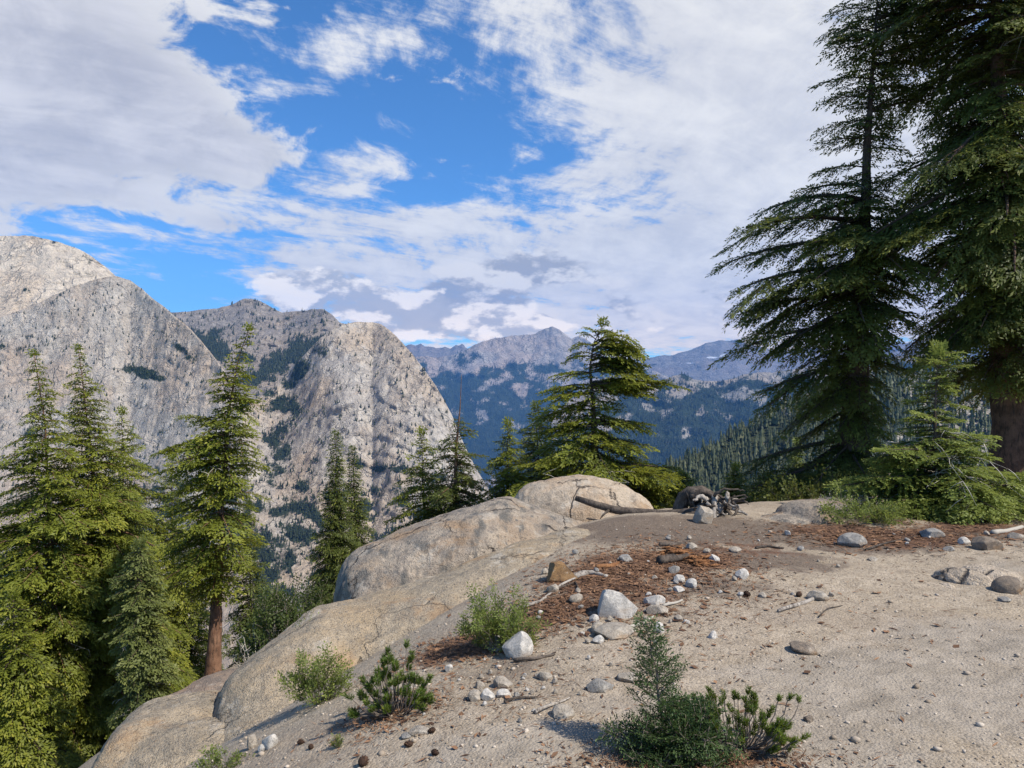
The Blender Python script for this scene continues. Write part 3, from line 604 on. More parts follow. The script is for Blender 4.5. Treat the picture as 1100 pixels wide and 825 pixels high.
# ------------------------------------------------------------------ haze: the air over the valley
def build_haze():
    x0, x1, y0, y1, z0, z1 = -17000, 17000, -200, 18000, -1800, 2100
    V = [(x, y, z) for z in (z0, z1) for y in (y0, y1) for x in (x0, x1)]
    Q = [(0, 2, 3, 1), (4, 5, 7, 6), (0, 1, 5, 4), (2, 6, 7, 3), (0, 4, 6, 2), (1, 3, 7, 5)]
    m = bpy.data.materials.new("air"); m.use_nodes = True; t = m.node_tree; t.nodes.clear(); g = G(t)
    v = g.node('ShaderNodeVolumePrincipled'); v.inputs['Color'].default_value = (0.17, 0.45, 1.0, 1); v.inputs['Density'].default_value = HAZE; v.inputs['Anisotropy'].default_value = 0.0
    o = g.node('ShaderNodeOutputMaterial'); g.l.new(v.outputs[0], o.inputs['Volume'])
    h = mesh("haze", V, [Q], m); tag(h, "thin blue air haze over the valley", "haze", None, 'stuff'); h.display_type = 'WIRE'
HAZE = 4e-5
build_haze()
# ------------------------------------------------------------------ boulders and bedrock
def rock_blobs(name, blobs, mat, label, cat, voxel, seed, amp=0.05, scale=1.2, fine=0.012, smooth=14, chain=1):
    """one rock grown from overlapping ellipsoids, melted together, then weathered"""
    bm = bmesh.new(); dense = []
    for k, bb in enumerate(blobs):
        dense.append(bb)
        if k < chain - 1:
            nx = blobs[k + 1]
            for f in (.25, .5, .75): dense.append(tuple(np.array(bb[i], float) * (1 - f) + np.array(nx[i], float) * f for i in range(3)))
    for (c, r, rot) in dense:
        res = bmesh.ops.create_icosphere(bm, subdivisions=4, radius=1.0)
        ca, sa = math.cos(rot), math.sin(rot)
        for v in res['verts']:
            x, y, z = v.co.x * r[0], v.co.y * r[1], v.co.z * r[2]
            v.co = (c[0] + x * ca - y * sa, c[1] + x * sa + y * ca, c[2] + z)
    me = bpy.data.meshes.new(name); bm.to_mesh(me); bm.free(); o = bpy.data.objects.new(name, me); COL.objects.link(o)
    md = o.modifiers.new("r", 'REMESH'); md.mode = 'VOXEL'; md.voxel_size = voxel
    ms = o.modifiers.new("s", 'SMOOTH'); ms.factor = 0.5; ms.iterations = smooth
    dg = bpy.context.evaluated_depsgraph_get(); ev = o.evaluated_get(dg).to_mesh()
    n = len(ev.vertices); V = np.empty(n * 3, np.float32); ev.vertices.foreach_get('co', V); V = V.reshape(-1, 3).astype(float)
    N = np.empty(n * 3, np.float32); ev.vertices.foreach_get('normal', N); N = N.reshape(-1, 3).astype(float)
    tot = np.empty(len(ev.polygons), np.int32); ev.polygons.foreach_get('loop_total', tot); li = np.empty(len(ev.loops), np.int32); ev.loops.foreach_get('vertex_index', li)
    st = np.r_[0, np.cumsum(tot)[:-1]]; q = st[tot == 4]; Q = li[q[:, None] + np.arange(4)]; tq = st[tot == 3]; T = li[tq[:, None] + np.arange(3)] if len(tq) else []
    o.evaluated_get(dg).to_mesh_clear(); bpy.data.objects.remove(o); bpy.data.meshes.remove(me)
    d = amp * fbm(V * scale * [1, 1, 1.8], 5, seed, 0.55) + fine * fbm(V * scale * 9, 4, seed + 3, 0.6)
    d -= amp * 0.8 * np.maximum(0, fbm(V * scale * 1.6 * [1, 1, 2.2], 3, seed + 8, 0.5, True) - 0.55)
    V = V + N * d[:, None]
    o = mesh(name, V, [Q, T] if len(tq) else [Q], mat, None, None, True); tag(o, label, cat); return o
def bl(u, v, d, r, rot=0.0): return (px(u, v, d), r, rot)

rock_blobs("boulder", [bl(402, 640, 8.6, (.46, .95, .58), .2), bl(450, 618, 8.8, (.62, 1.0, .56), .1), bl(510, 596, 9.0, (.62, .95, .58)), bl(545, 578, 9.3, (.40, .8, .50)),
                       bl(600, 594, 9.3, (.75, .8, .42)), bl(430, 680, 8.6, (.7, .9, .6)), bl(520, 650, 8.9, (.8, 1., .6)), bl(640, 598, 9.1, (.5, .5, .26))], M['boulder'],
           "large rounded grey-tan granite boulder sloping down left behind the speckled slab", "boulder", 0.024, 3, 0.045, 1.3, 0.012, 40, 5)
rock_blobs("boulder", [bl(622, 551, 10.8, (1.0, .75, .54)), bl(582, 553, 10.8, (.46, .6, .50)), bl(668, 560, 10.7, (.52, .6, .46))], M['pale_boulder'],
           "pale peach flat-topped granite boulder below the windswept tree, behind the fallen log", "boulder", 0.024, 5, 0.04, 1.5, 0.012, 30, 1)
rock_blobs("bedrock_slab", [bl(275, 788, 5.75, (.36, .75, .50), .3), bl(318, 752, 6.15, (.42, .9, .54), .2), bl(352, 724, 6.5, (.46, 1.0, .56), .2), bl(405, 703, 6.8, (.6, 1.1, .50)), bl(470, 684, 7.0, (.72, 1.15, .47)),
                            bl(520, 658, 7.4, (.55, 1.05, .50), -.2), bl(570, 630, 7.8, (.6, .95, .46), -.3), bl(622, 606, 8.3, (.6, .8, .36), -.3), bl(665, 588, 8.8, (.5, .6, .22)), bl(300, 800, 5.5, (.5, .7, .40)), bl(400, 752, 6.2, (.6, .8, .36)), bl(480, 718, 6.3, (.7, .8, .32)), bl(560, 676, 6.9, (.5, .7, .34))], M['slab'],
           "long warm tan speckled granite slab running diagonally in front of the big grey boulder", "bedrock slab", 0.024, 9, 0.05, 1.2, 0.010, 40, 9)
rock_blobs("boulder", [bl(165, 823, 5.6, (.38, .75, .44), .2), bl(205, 808, 5.7, (.36, .7, .38)), bl(228, 800, 5.75, (.28, .6, .33)), bl(150, 840, 5.4, (.30, .6, .45)), bl(215, 860, 5.2, (.7, .7, .5))], M['slab'],
           "low rounded speckled boulder in the bottom left corner by the green trees", "boulder", 0.02, 15, 0.04, 1.8, 0.010, 30, 3)
rock_blobs("bedrock_slab", [bl(245, 757, 8.3, (.62, .8, .30)), bl(205, 768, 8.0, (.45, .6, .22)), bl(285, 752, 8.4, (.4, .6, .32))], M['brown_slab'],
           "brown stained flat granite slab at the foot of the lone red-trunked tree", "bedrock slab", 0.02, 19, 0.03, 1.6, 0.008)
rock_blobs("bedrock_slab", [bl(872, 556, 9.1, (.40, .5, .22), .2), bl(846, 566, 8.95, (.40, .45, .15), .2), bl(893, 552, 9.2, (.26, .4, .20))], M['boulder'],
           "low pale wedge-shaped rock right of the root mass under the big dark tree", "bedrock slab", 0.016, 25, 0.02, 2.0, 0.006)
rock_blobs("bedrock_slab", [bl(800, 558, 9.75, (.75, .4, .10)), bl(700, 565, 9.9, (.5, .4, .10))], M['pale_boulder'], "thin pale rock lip along the crest behind the root mass", "bedrock slab", 0.02, 27, 0.015, 2.0, 0.006)
rock_blobs("rock_ledge", [bl(1036, 628, 6.15, (.17, .26, .13), .5), bl(1064, 624, 6.25, (.24, .30, .12)), bl(1018, 640, 6.0, (.09, .14, .10)), bl(1095, 628, 6.3, (.2, .22, .10))], M['pale_boulder'],
           "knobby broken bedrock step with a dark left face at the right edge", "rock ledge", 0.010, 29, 0.03, 4, 0.008, 3)

_ico = {}
def ico(n):
    if n not in _ico:
        bm = bmesh.new(); bmesh.ops.create_icosphere(bm, subdivisions=n, radius=1.0); bm.verts.ensure_lookup_table()
        _ico[n] = (np.array([v.co[:] for v in bm.verts]), np.array([[v.index for v in f.verts] for f in bm.faces])); bm.free()
    return _ico[n]
def stone(u, v, w, h, mat, label, seed, ang=0.7, group=None, name="stone", cat="stone", lift=0.0, rot=None, depth=None):
    """an angular stone w x h photo pixels resting at the ground point under pixel (u, v + h/2)"""
    r = np.random.default_rng(seed); g_ = ground_at(u, v + h * 0.42); d = g_[1]; ang = max(ang, .56); V, T = ico(4 if w > 18 else 3); V = V.copy()
    for k in range(int(8 + 5 * ang)):
        n = r.normal(size=3); n /= np.linalg.norm(n); o = r.uniform(0.88 - 0.42 * ang, 0.92 - .22 * ang); e = V @ n - o; V -= np.maximum(0, e)[:, None] * n
    V += ((0.03 if ang > .55 else .07) * fbm(V * 1.6 + seed, 4, seed))[:, None] * V
    V += ((0.022 if ang > .55 else .04) * fbm(V * 6 + seed, 4, seed + 1, .6))[:, None] * V
    a = r.uniform(-.4, .4) if rot is None else rot
    V = (V - (V.max(0) + V.min(0)) / 2) / ((V.max(0) - V.min(0)) / 2)
    ry = (depth or r.uniform(.75, 1.05)) * w
    V = V * np.array([w * 1.02, ry, h * 1.06 + 0.12 * w]) / 2 / F * d
    ca, sa = math.cos(a), math.sin(a)
    t = r.uniform(-.12, .12); V = np.c_[V[:, 0] * math.cos(t) - V[:, 2] * math.sin(t), V[:, 1], V[:, 0] * math.sin(t) + V[:, 2] * math.cos(t)]
    c = np.array([g_[0], g_[1] + ry * .3 / F * d, 0]); c[2] = ground_z(c[0], c[1])[0] + h * .20 / F * d + lift
    o = mesh(name, V, [T], mat, None, None, True); o.location = c
    try:
        at = o.data; at.set_sharp_from_angle(angle=math.radians(26))
    except Exception: pass
    return tag(o, label, cat, group)
W_, P_, G_, O_, B_ = (M[k] for k in ('white_rock', 'pale_rock', 'grey_rock', 'orange_rock', 'brown_rock'))
STONES = [
    (663, 647, 44, 36, W_, "largest white angular block on the red-brown needle litter", .95), (604, 614, 33, 23, O_, "rusty orange block of rock at the edge of the speckled slab", .8),
    (594, 632, 13, 9, P_, "small pale stone left of the tan oval stone, below the orange block", .5), (619, 643, 16, 11, P_, "tan oval stone between the orange block and the white block", .2),
    (704, 645, 22, 13, W_, "flat whitish stone stacked just right of the white block", .6), (707, 656, 24, 11, P_, "cream stone under the whitish one right of the white block", .6),
    (709, 674, 11, 16, W_, "small upright white stone right above the young fir's tip", .5), (730, 622, 13, 11, W_, "white stone in the litter, upper of a pair beside the dark bark", .4),
    (744, 627, 13, 11, W_, "round white stone in the litter, lower right of a pair", .3), (725, 612, 12, 10, G_, "small grey stone just below the dark bark slab", .5),
    (730, 634, 12, 6, W_, "little white pebble between the white pair and the cream stone", .5), (798, 617, 14, 13, W_, "lone round white stone on the open gravel right of the litter", .3),
    (791, 591, 13, 6, P_, "flat pale stone on dark soil below the root mass", .4), (744, 587, 12, 8, P_, "small pale stone right of the upper bark strip", .5),
    (768, 600, 12, 8, W_, "small white stone at the right end of the needle litter", .6), (760, 592, 9, 6, P_, "tiny pale stone above the white one at the litter's right end", .5),
    (673, 600, 16, 8, G_, "flat grey stone at the top of the litter near the speckled slab", .5), (767, 682, 11, 10, W_, "small white pointed stone alone on the gravel above the right shrub", .7),
    (729, 664, 10, 8, P_, "small cream stone lying right of the upright white one", .5), (662, 681, 46, 12, P_, "flat cream rock sheet breaking the soil below the white block", .4),
    (646, 676, 22, 11, P_, "cream stone leaning below the left corner of the white block", .6), (639, 665, 11, 9, W_, "little white stone at the lower left of the white block", .5),
    (643, 688, 13, 9, W_, "white stone at the left end of the flat rock sheet", .7), (867, 699, 30, 9, B_, "flat brown stone on the gravel to the right", .5),
    (646, 738, 30, 11, G_, "flat grey stone left of the young fir, half sunk in gravel", .4), (606, 767, 24, 12, P_, "cream angular stone low on the gravel left of the dark fir shrub", .7),
    (676, 729, 24, 9, P_, "tan flat stone touching the young fir's left side", .4), (870, 773, 10, 8, B_, "small dark brown stone right of the bright shrub", .5),
    (919, 581, 30, 16, G_, "grey banded stone in the litter under the young hemlock", .5), (1004, 573, 23, 10, G_, "grey flat stone below the right part of the young hemlock", .6),
    (1037, 581, 12, 9, W_, "small white stone left of the brown rounded rock", .5), (1065, 584, 30, 15, B_, "brown rounded rock on the right slope above the bedrock step", .3),
    (1089, 629, 32, 19, B_, "dark brown boulder at the right edge of the picture", .4), (881, 641, 21, 10, P_, "cream oval stone on the gravel right of centre", .3),
    (1095, 576, 16, 8, P_, "pale stone beside the bleached stick at the right edge", .4), (1082, 645, 12, 5, G_, "small flat grey stone below the dark brown boulder", .4), (939, 601, 10, 5, P_, "tiny pale stone below the grey banded stone", .5),
    (1021, 590, 12, 5, G_, "small grey flake left of the brown rounded rock", .5), (556, 694, 34, 32, W_, "white tilted block at the foot of the low fir bush", .95), (533, 691, 20, 20, G_, "grey-brown rock behind the white tilted block, under the bush", .7),
    (566, 701, 9, 9, W_, "small white stone at the right foot of the white tilted block", .5), (540, 734, 21, 12, P_, "tan stone, largest of the loose cluster below the bush", .7), (524, 748, 16, 11, W_, "white stone standing at the middle front of the loose cluster", .6),
    (541, 746, 15, 9, W_, "white flat stone at the right front of the loose cluster", .5), (510, 749, 15, 10, P_, "pale round stone at the left front of the loose cluster", .3), (516, 736, 11, 9, P_, "small cream stone at the back of the loose cluster", .5),
    (482, 718, 9, 8, W_, "tiny white stone right of the pine seedling's top", .5), (586, 727, 15, 8, P_, "pale stone right of the loose cluster below the bush", .5),
    (450, 786, 22, 6, P_, "flat pale flake below the pine seedling", .4), (436, 792, 12, 5, G_, "small grey flake left of the pale one below the pine seedling", .4), (270, 797, 13, 18, P_, "tan upright stone, left of three at the lower left", .6),
    (288, 797, 17, 19, W_, "white upright stone, right of three at the lower left", .7), (281, 804, 9, 10, W_, "small whitish stone between the tan and white upright stones", .4), (820, 640, 9, 6, P_, "tiny pale stone on open gravel below the lone round white stone", .5)]
for i, (u, v, w, h, m_, lab, an) in enumerate(STONES): stone(u, v, w, h, m_, lab, 300 + i, an)
# loose small stones that nothing tells apart
def loose():
    r = np.random.default_rng(91); n = 0; first = []
    zones = [(690, 620, 55, 26, 26), (535, 738, 36, 14, 20), (650, 680, 30, 16, 16), (760, 630, 90, 30, 8), (450, 760, 90, 20, 7), (960, 583, 90, 12, 10), (650, 745, 100, 20, 5)]
    for cu, cv, su, sv, k in zones:
        for _ in range(k):
            u, v = r.normal(cu, su), min(max(r.normal(cv, sv), 575), 815); w = r.uniform(3, 7.5)
            if u > 1095 or u < 330: continue
            if len(first) < 8:
                first.append(stone(u, v, w, w * r.uniform(.5, .9), [W_, P_, P_, G_][len(first) % 4], "small loose stone, one of many scattered over the gravel and litter", 700 + n, .6, "small loose stones scattered on the ground"))
            else:
                s = first[r.integers(0, 8)]; o = s.copy(); COL.objects.link(o); g_ = ground_at(u, v); k_ = w / F * g_[1] / (s.dimensions.x or .03)
                o.location = (g_[0], g_[1], g_[2] + .35 * s.dimensions.z * k_); o.scale = (k_,) * 3; o.rotation_euler = (r.uniform(-.3, .3), r.uniform(-.3, .3), r.uniform(0, 6.3))
            n += 1
loose()
stone(757, 554, 21, 20, M['pale_rock'], "pale grey wedge of rock gripped by the dead roots", 555, 0.9, None, "stone", "stone", 0.02)

def gravel():
    r = np.random.default_rng(5); V0, T0 = ico(1); b = MB()
    shapes = [V0 * (1 + .3 * r.normal(size=(len(V0), 1)).clip(-1, 1)) * [1, r.uniform(.7, 1), r.uniform(.5, .8)] for _ in range(10)]
    n = 14000; d = 2.7 + (10 - 2.7) * r.random(n) ** 2.0; u = r.uniform(-20, 1120, n); x, y = (u - CU) / F * d, d
    z = ground_z(x, y); vis = CV + (EYE - z) / y * F; cl = fbm(np.c_[x * 2.2, y * 2.2, x * 0], 4, 44); keep = (vis < 840) & (z > -1.0) & (r.random(n) < .55 + .9 * cl); x, y, z = x[keep], y[keep], z[keep]; n = len(x)
    s = 0.003 + 0.006 * r.random(n) ** 4 * 1.6; s *= np.where(r.random(n) < .05, 1.9, 1); k = r.integers(0, 10, n); a = r.uniform(0, 6.3, n); t = r.random(n)
    for j in range(10):
        m = np.nonzero(k == j)[0]; W = shapes[j]; ca, sa = np.cos(a[m])[:, None], np.sin(a[m])[:, None]; sm = s[m][:, None]
        V = np.stack([(W[:, 0] * ca - W[:, 1] * sa) * sm + x[m][:, None], (W[:, 0] * sa + W[:, 1] * ca) * sm + y[m][:, None], W[:, 2] * sm + z[m][:, None] + sm * .25], -1).reshape(-1, 3)
        b.add(V, None, (T0[None] + (np.arange(len(m)) * len(W))[:, None, None]).reshape(-1, 3), np.repeat(t[m], len(W)))
    tag(b.build("gravel", M['gravel'], None, 'tint', True), "loose tan granite grit covering the ground", "gravel", None, 'stuff')
gravel()
def needle_litter():
    r = np.random.default_rng(6); b = MB()
    zones = [(690, 605, 55, 13, 2600), (745, 600, 40, 11, 1500), (640, 625, 40, 15, 1500), (610, 650, 36, 13, 900), (500, 695, 42, 10, 1800), (580, 665, 36, 11, 900), (960, 578, 70, 8, 2200), (1060, 566, 50, 6, 1200), (900, 572, 50, 8, 900), (750, 818, 70, 10, 2200), (425, 765, 34, 9, 900), (690, 640, 60, 22, 1200), (800, 640, 140, 50, 900), (560, 740, 110, 30, 700)]
    for cu, cv, su, sv, n in zones:
        u = r.normal(cu, su, n); v = np.clip(r.normal(cv, sv, n), 556, 835); c = ground_at(cu, min(cv, 822)); e = ground_at(cu, min(cv, 822) - sv)
        x = c[0] + (u - cu) / F * c[1]; y = c[1] + (cv - v) / sv * abs(e[1] - c[1]); z = ground_z(x, y) + r.uniform(.002, .012, n)
        a = r.uniform(0, 6.3, n); L = r.uniform(.010, .035, n) * c[1] / 5.0; w = r.uniform(.0016, .005, n) * c[1] / 5.0; big = r.random(n) < .12; w = np.where(big, w * r.uniform(2.5, 5.5, n), w)
        dx, dy = np.cos(a) * L, np.sin(a) * L; wx, wy = -np.sin(a) * w, np.cos(a) * w; dz = r.uniform(-.006, .010, n)
        V = np.stack([np.c_[x - dx, y - dy, z - dz], np.c_[x + wx, y + wy, z + .002], np.c_[x + dx, y + dy, z + dz], np.c_[x - wx, y - wy, z]], 1).reshape(-1, 3)
        b.add(V, np.arange(4 * n).reshape(-1, 4), None, np.repeat(r.random(n), 4))
    tag(b.build("needle_litter", M['litter'], None, 'tint', False), "red-brown fallen needles and bark crumbs lying in drifts on the ground", "needle litter", None, 'stuff')
needle_litter()

# ------------------------------------------------------------------ dead wood
def log_and_roots():
    c = ground_at(720, 553); e = empty("fallen_log", tuple(c), "fallen grey log with an upturned mass of curling dead roots at its right end", "log")
    b = MB(); P = [px(618, 535, 9.75), px(640, 542, 9.68), px(662, 548, 9.6), px(690, 551, 9.5), px(715, 553, 9.42), px(740, 553, 9.35), px(762, 551, 9.3)]
    b.tube(P, [.035, .045, .05, .058, .065, .085, .12], 10, 0, .25, 4); b.build("log", M['dark_wood'], e)
    b = MB()
    b.tube([px(655, 547, 9.6), px(648, 553, 9.55), px(645, 557, 9.5)], [.02, .013, .006], 6); b.tube([px(672, 549, 9.55), px(662, 541, 9.6)], [.016, .006], 5)
    b.tube([px(630, 557, 9.35), px(650, 560, 9.3), px(672, 563, 9.2), px(685, 568, 9.1)], [.01, .015, .015, .008], 6); b.tube([px(690, 551, 9.5), px(683, 558, 9.42)], [.02, .01], 5)
    b.build("branch", M['dark_wood'], e)
    b = MB()   # stump: a broken, hollow shell of dark wood with splintered rim
    rr = np.random.default_rng(21)
    b.tube([px(727, 558, 9.5), px(730, 545, 9.5), px(733, 534, 9.48), px(741, 529, 9.44), px(752, 530, 9.4), px(764, 536, 9.34), px(773, 547, 9.3), px(778, 558, 9.28)], [.10, .085, .075, .07, .085, .10, .12, .10], 18, 0, .9, 7)
    b.tube([px(740, 556, 9.4), px(748, 546, 9.42), px(757, 541, 9.42), px(768, 545, 9.36), px(776, 553, 9.3)], [.05, .07, .08, .07, .05], 14, 0, .9, 10)
    b.tube([px(722, 557, 9.3), px(736, 553, 9.28), px(750, 551, 9.25), px(768, 554, 9.2)], [.04, .07, .075, .04], 12, 0, .8, 11)
    for k in range(15):
        f = rr.random(); u0 = 731 + 36 * f; y0 = 534 + 9 * max(0, f - .4); L = rr.uniform(5, 11); d = 9.44 - .12 * f + rr.uniform(-.05, .05); w = rr.uniform(.012, .030); le = rr.uniform(-6, 3)
        b.tube([px(u0, y0 + 9, d), px(u0 + le * .3, y0 + 3, d), px(u0 + le, y0 - L * .55, d)], [w * 1.5, w, w * .2], 7, 0, .6, 60 + k)
    b.build("stump", M['dark_wood'], e)
    r = np.random.default_rng(12)
    def root(pts, r0, r1, mat, seed):
        P = np.array(pts); n = 12; t = np.linspace(0, len(P) - 1, n); Q = np.stack([np.interp(t, range(len(P)), P[:, k]) for k in range(3)], 1)
        r0 *= .72; r1 *= .8; Q[1:-1] += .034 * np.stack([noise3(np.c_[t[1:-1] * 1.7, np.full(n - 2, seed), np.full(n - 2, k * 9.1)], seed) for k in range(3)], 1)
        b = MB(); b.tube(Q, np.linspace(r0, r1, n), 8, 0, .45, seed); b.build("root", mat, e)
    g_, k_ = M['grey_wood'], M['dark_wood']
    root([px(768, 533, 9.2), px(767, 546, 9.1), px(764, 562, 9.0), px(763, 574, 8.95), px(764, 579, 8.95)], .055, .024, g_, 1)
    root([px(742, 534, 9.35), px(756, 529, 9.3), px(770, 534, 9.25)], .06, .045, k_, 11)
    root([px(758, 547, 9.25), px(745, 554, 9.2), px(728, 558, 9.15)], .030, .010, k_, 13)
    for k in range(30):      # crowded, broken, twisting root ends around the crown of the stump
        th = r.uniform(-.5, 3.5); L = r.uniform(10, 26) * (1.15 if abs(th) < .8 else .85); u0, v0 = 774 + r.normal(0, 7), 539 + r.normal(0, 4); d0 = 9.22 + r.uniform(-.10, .12)
        u1, v1 = u0 + L * math.cos(th), v0 + L * .75 * math.sin(th); v1 = min(v1, 566); bu, bv = r.uniform(-5, 5), r.uniform(-5, 3); hook = r.uniform(-6, 6)
        root([px(u0, v0, d0), px((u0 + u1) / 2 + bu, (v0 + v1) / 2 + bv, d0 - .05), px(u1, v1, d0 - .10), px(u1 + hook, min(v1 + r.uniform(-4, 5), 567), d0 - .12)], r.uniform(.016, .052), r.uniform(.003, .010), g_ if r.random() < .62 else k_, 20 + k)
log_and_roots()
def stick(pts, r0, r1, mat, label, name="stick", cat="stick", lift=0.012, rough=.2):
    P = np.array([ground_at(u, v) + [0, 0, lift] for u, v in pts]); n = 10; t = np.linspace(0, len(P) - 1, n)
    Q = np.stack([np.interp(t, range(len(P)), P[:, k]) for k in range(3)], 1); Q[:, 2] += .004 * np.sin(t * 3)
    b = MB(); b.tube(Q, np.linspace(r0, r1, n), 7, 0, rough, int(pts[0][0])); o = b.build(name, mat, None); V = np.array(Q[0]); 
    co = np.empty(len(o.data.vertices) * 3, np.float32); o.data.vertices.foreach_get('co', co); co = co.reshape(-1, 3) - V.astype(np.float32); o.data.vertices.foreach_set('co', co.ravel()); o.location = V
    return tag(o, label, cat)
stick([(552, 712), (572, 710), (596, 705)], .012, .007, M['dark_wood'], "dark stick lying right of the white tilted block")
stick([(542, 757), (560, 752), (578, 751)], .008, .005, M['dark_wood'], "thin dark stick below the loose cluster of stones")
stick([(575, 768), (592, 760), (612, 752)], .010, .004, M['grey_wood'], "pale grey stick left of the young fir")
stick([(560, 655), (580, 648), (602, 630), (620, 622)], .014, .008, M['grey_wood'], "weathered grey root strand bending from the slab's edge below the orange block")
stick([(588, 640), (604, 632), (618, 627), (622, 636)], .010, .006, M['dark_wood'], "dark root strand curling beside the grey one below the orange block")
stick([(616, 622), (634, 617), (652, 621)], .030, .016, M['grey_wood'], "splintered grey wood chunk right of the orange block", "wood_chunk", "wood", .015, .5)
stick([(712, 653), (724, 650), (733, 646)], .012, .007, M['dead'], "bleached stick pointing right from the cream stone")
stick([(836, 658), (856, 652), (876, 644)], .012, .016, M['grey_wood'], "grey stick ending at the cream oval stone")
stick([(1066, 574), (1080, 572), (1098, 567)], .03, .022, M['dead'], "bleached thick stick at the right edge under the hemlock")
stick([(930, 592), (955, 584), (985, 577)], .012, .006, M['dark_wood'], "long dark stick in the litter below the young hemlock")
stick([(812, 590), (825, 588), (842, 590)], .014, .008, M['dark_wood'], "dark flat stick on the soil left of the hemlock litter")
stick([(665, 680), (685, 673), (702, 664)], .012, .008, M['dead'], "bleached root lying across the flat cream rock sheet")
stick([(880, 664), (890, 655), (905, 652)], .006, .003, M['dark_wood'], "thin dark twig below the cream oval stone")
stick([(708, 606), (722, 604), (738, 601)], .045, .028, M['dark_wood'], "dark broken bark slab on orange rotted wood", "bark_slab", "bark", .03, .5)
stick([(708, 587), (720, 587), (735, 585)], .022, .014, M['dark_wood'], "thin dark bark strip above the orange rotted wood", "bark_slab", "bark", .015, .5)
stick([(640, 611), (655, 610), (664, 606)], .025, .016, M['orange_wood'], "brown curled bark piece at the litter's left end", "bark_slab", "bark", .012, .5)
def rotten(u, v, w, h, label, seed):
    r = np.random.default_rng(seed); c = ground_at(u, v); b = MB()
    for k in range(70):
        p = c + np.array([r.normal(0, w * .6) / F * c[1], r.normal(0, .06), 0]); p[2] = ground_z(p[0], p[1])[0] + abs(r.normal(0, .016)) + .008; a = r.uniform(-.6, .6); L = r.uniform(.02, .06)
        d = np.array([math.cos(a), math.sin(a), r.uniform(-.2, .2)]) * L; b.tube([p - d, p, p + d], [r.uniform(.006, .012), r.uniform(.008, .018), .004], 5)
    return tag(b.build("rotted_wood", M['orange_wood'], None), label, "rotted wood")
rotten(725, 595, 9, 5, "heap of orange rotted wood crumbs above the dark bark slab", 1); rotten(752, 605, 9, 6, "heap of orange rotted wood crumbs right of the dark bark slab", 2)
def pine_cones():
    b = MB(); r = np.random.default_rng(3); b.tube([(-.018, 0, 0), (-.01, 0, 0), (0, 0, 0), (.012, 0, 0), (.02, 0, 0)], [.004, .011, .013, .009, .003], 8, .2, .3, 2)
    for k in range(40):
        t = k / 40; x = -.016 + .034 * t; R = .013 * math.sin(math.pi * (0.12 + .83 * t)); a = k * 2.4; n = np.array([0, math.cos(a), math.sin(a)]); s = np.array([0, -math.sin(a), math.cos(a)]); p = np.array([x, 0, 0]) + n * R
        b.add([p - s * .004, p + n * .005 + [.005, 0, 0], p + s * .004, p - [.004, 0, 0]], [(0, 1, 2, 3)], None, r.random())
    src = None
    for i, (u, v, s, lab) in enumerate([(323, 800, 1, "dark cone left of a pair near the white upright stone"), (334, 805, .9, "dark cone right of a pair near the white upright stone"), (464, 788, 1.0, "dark cone at the right end of the flat pale flake"), (467, 812, 1, "dark cone on bare gravel below the flat pale flake"),
                                   (390, 823, 1.5, "reddish dark cone at the bottom edge"), (439, 803, 1.1, "dark cone below the small grey flake"), (802, 641, 1.6, "dark cone alone on gravel below the lone round white stone"), (858, 641, 1.4, "dark cone left of the cream oval stone")]):
        if src is None: src = o = b.build("tree_cone", M['cone'], None, 'tint')
        else: o = src.copy(); COL.objects.link(o)
        g_ = ground_at(u, v); o.location = g_ + [0, 0, .011 * s]; o.scale = (s,) * 3; o.rotation_euler = (.2, 0, i * 1.9); tag(o, lab, "cone", "dark cones fallen on the gravel")
pine_cones()
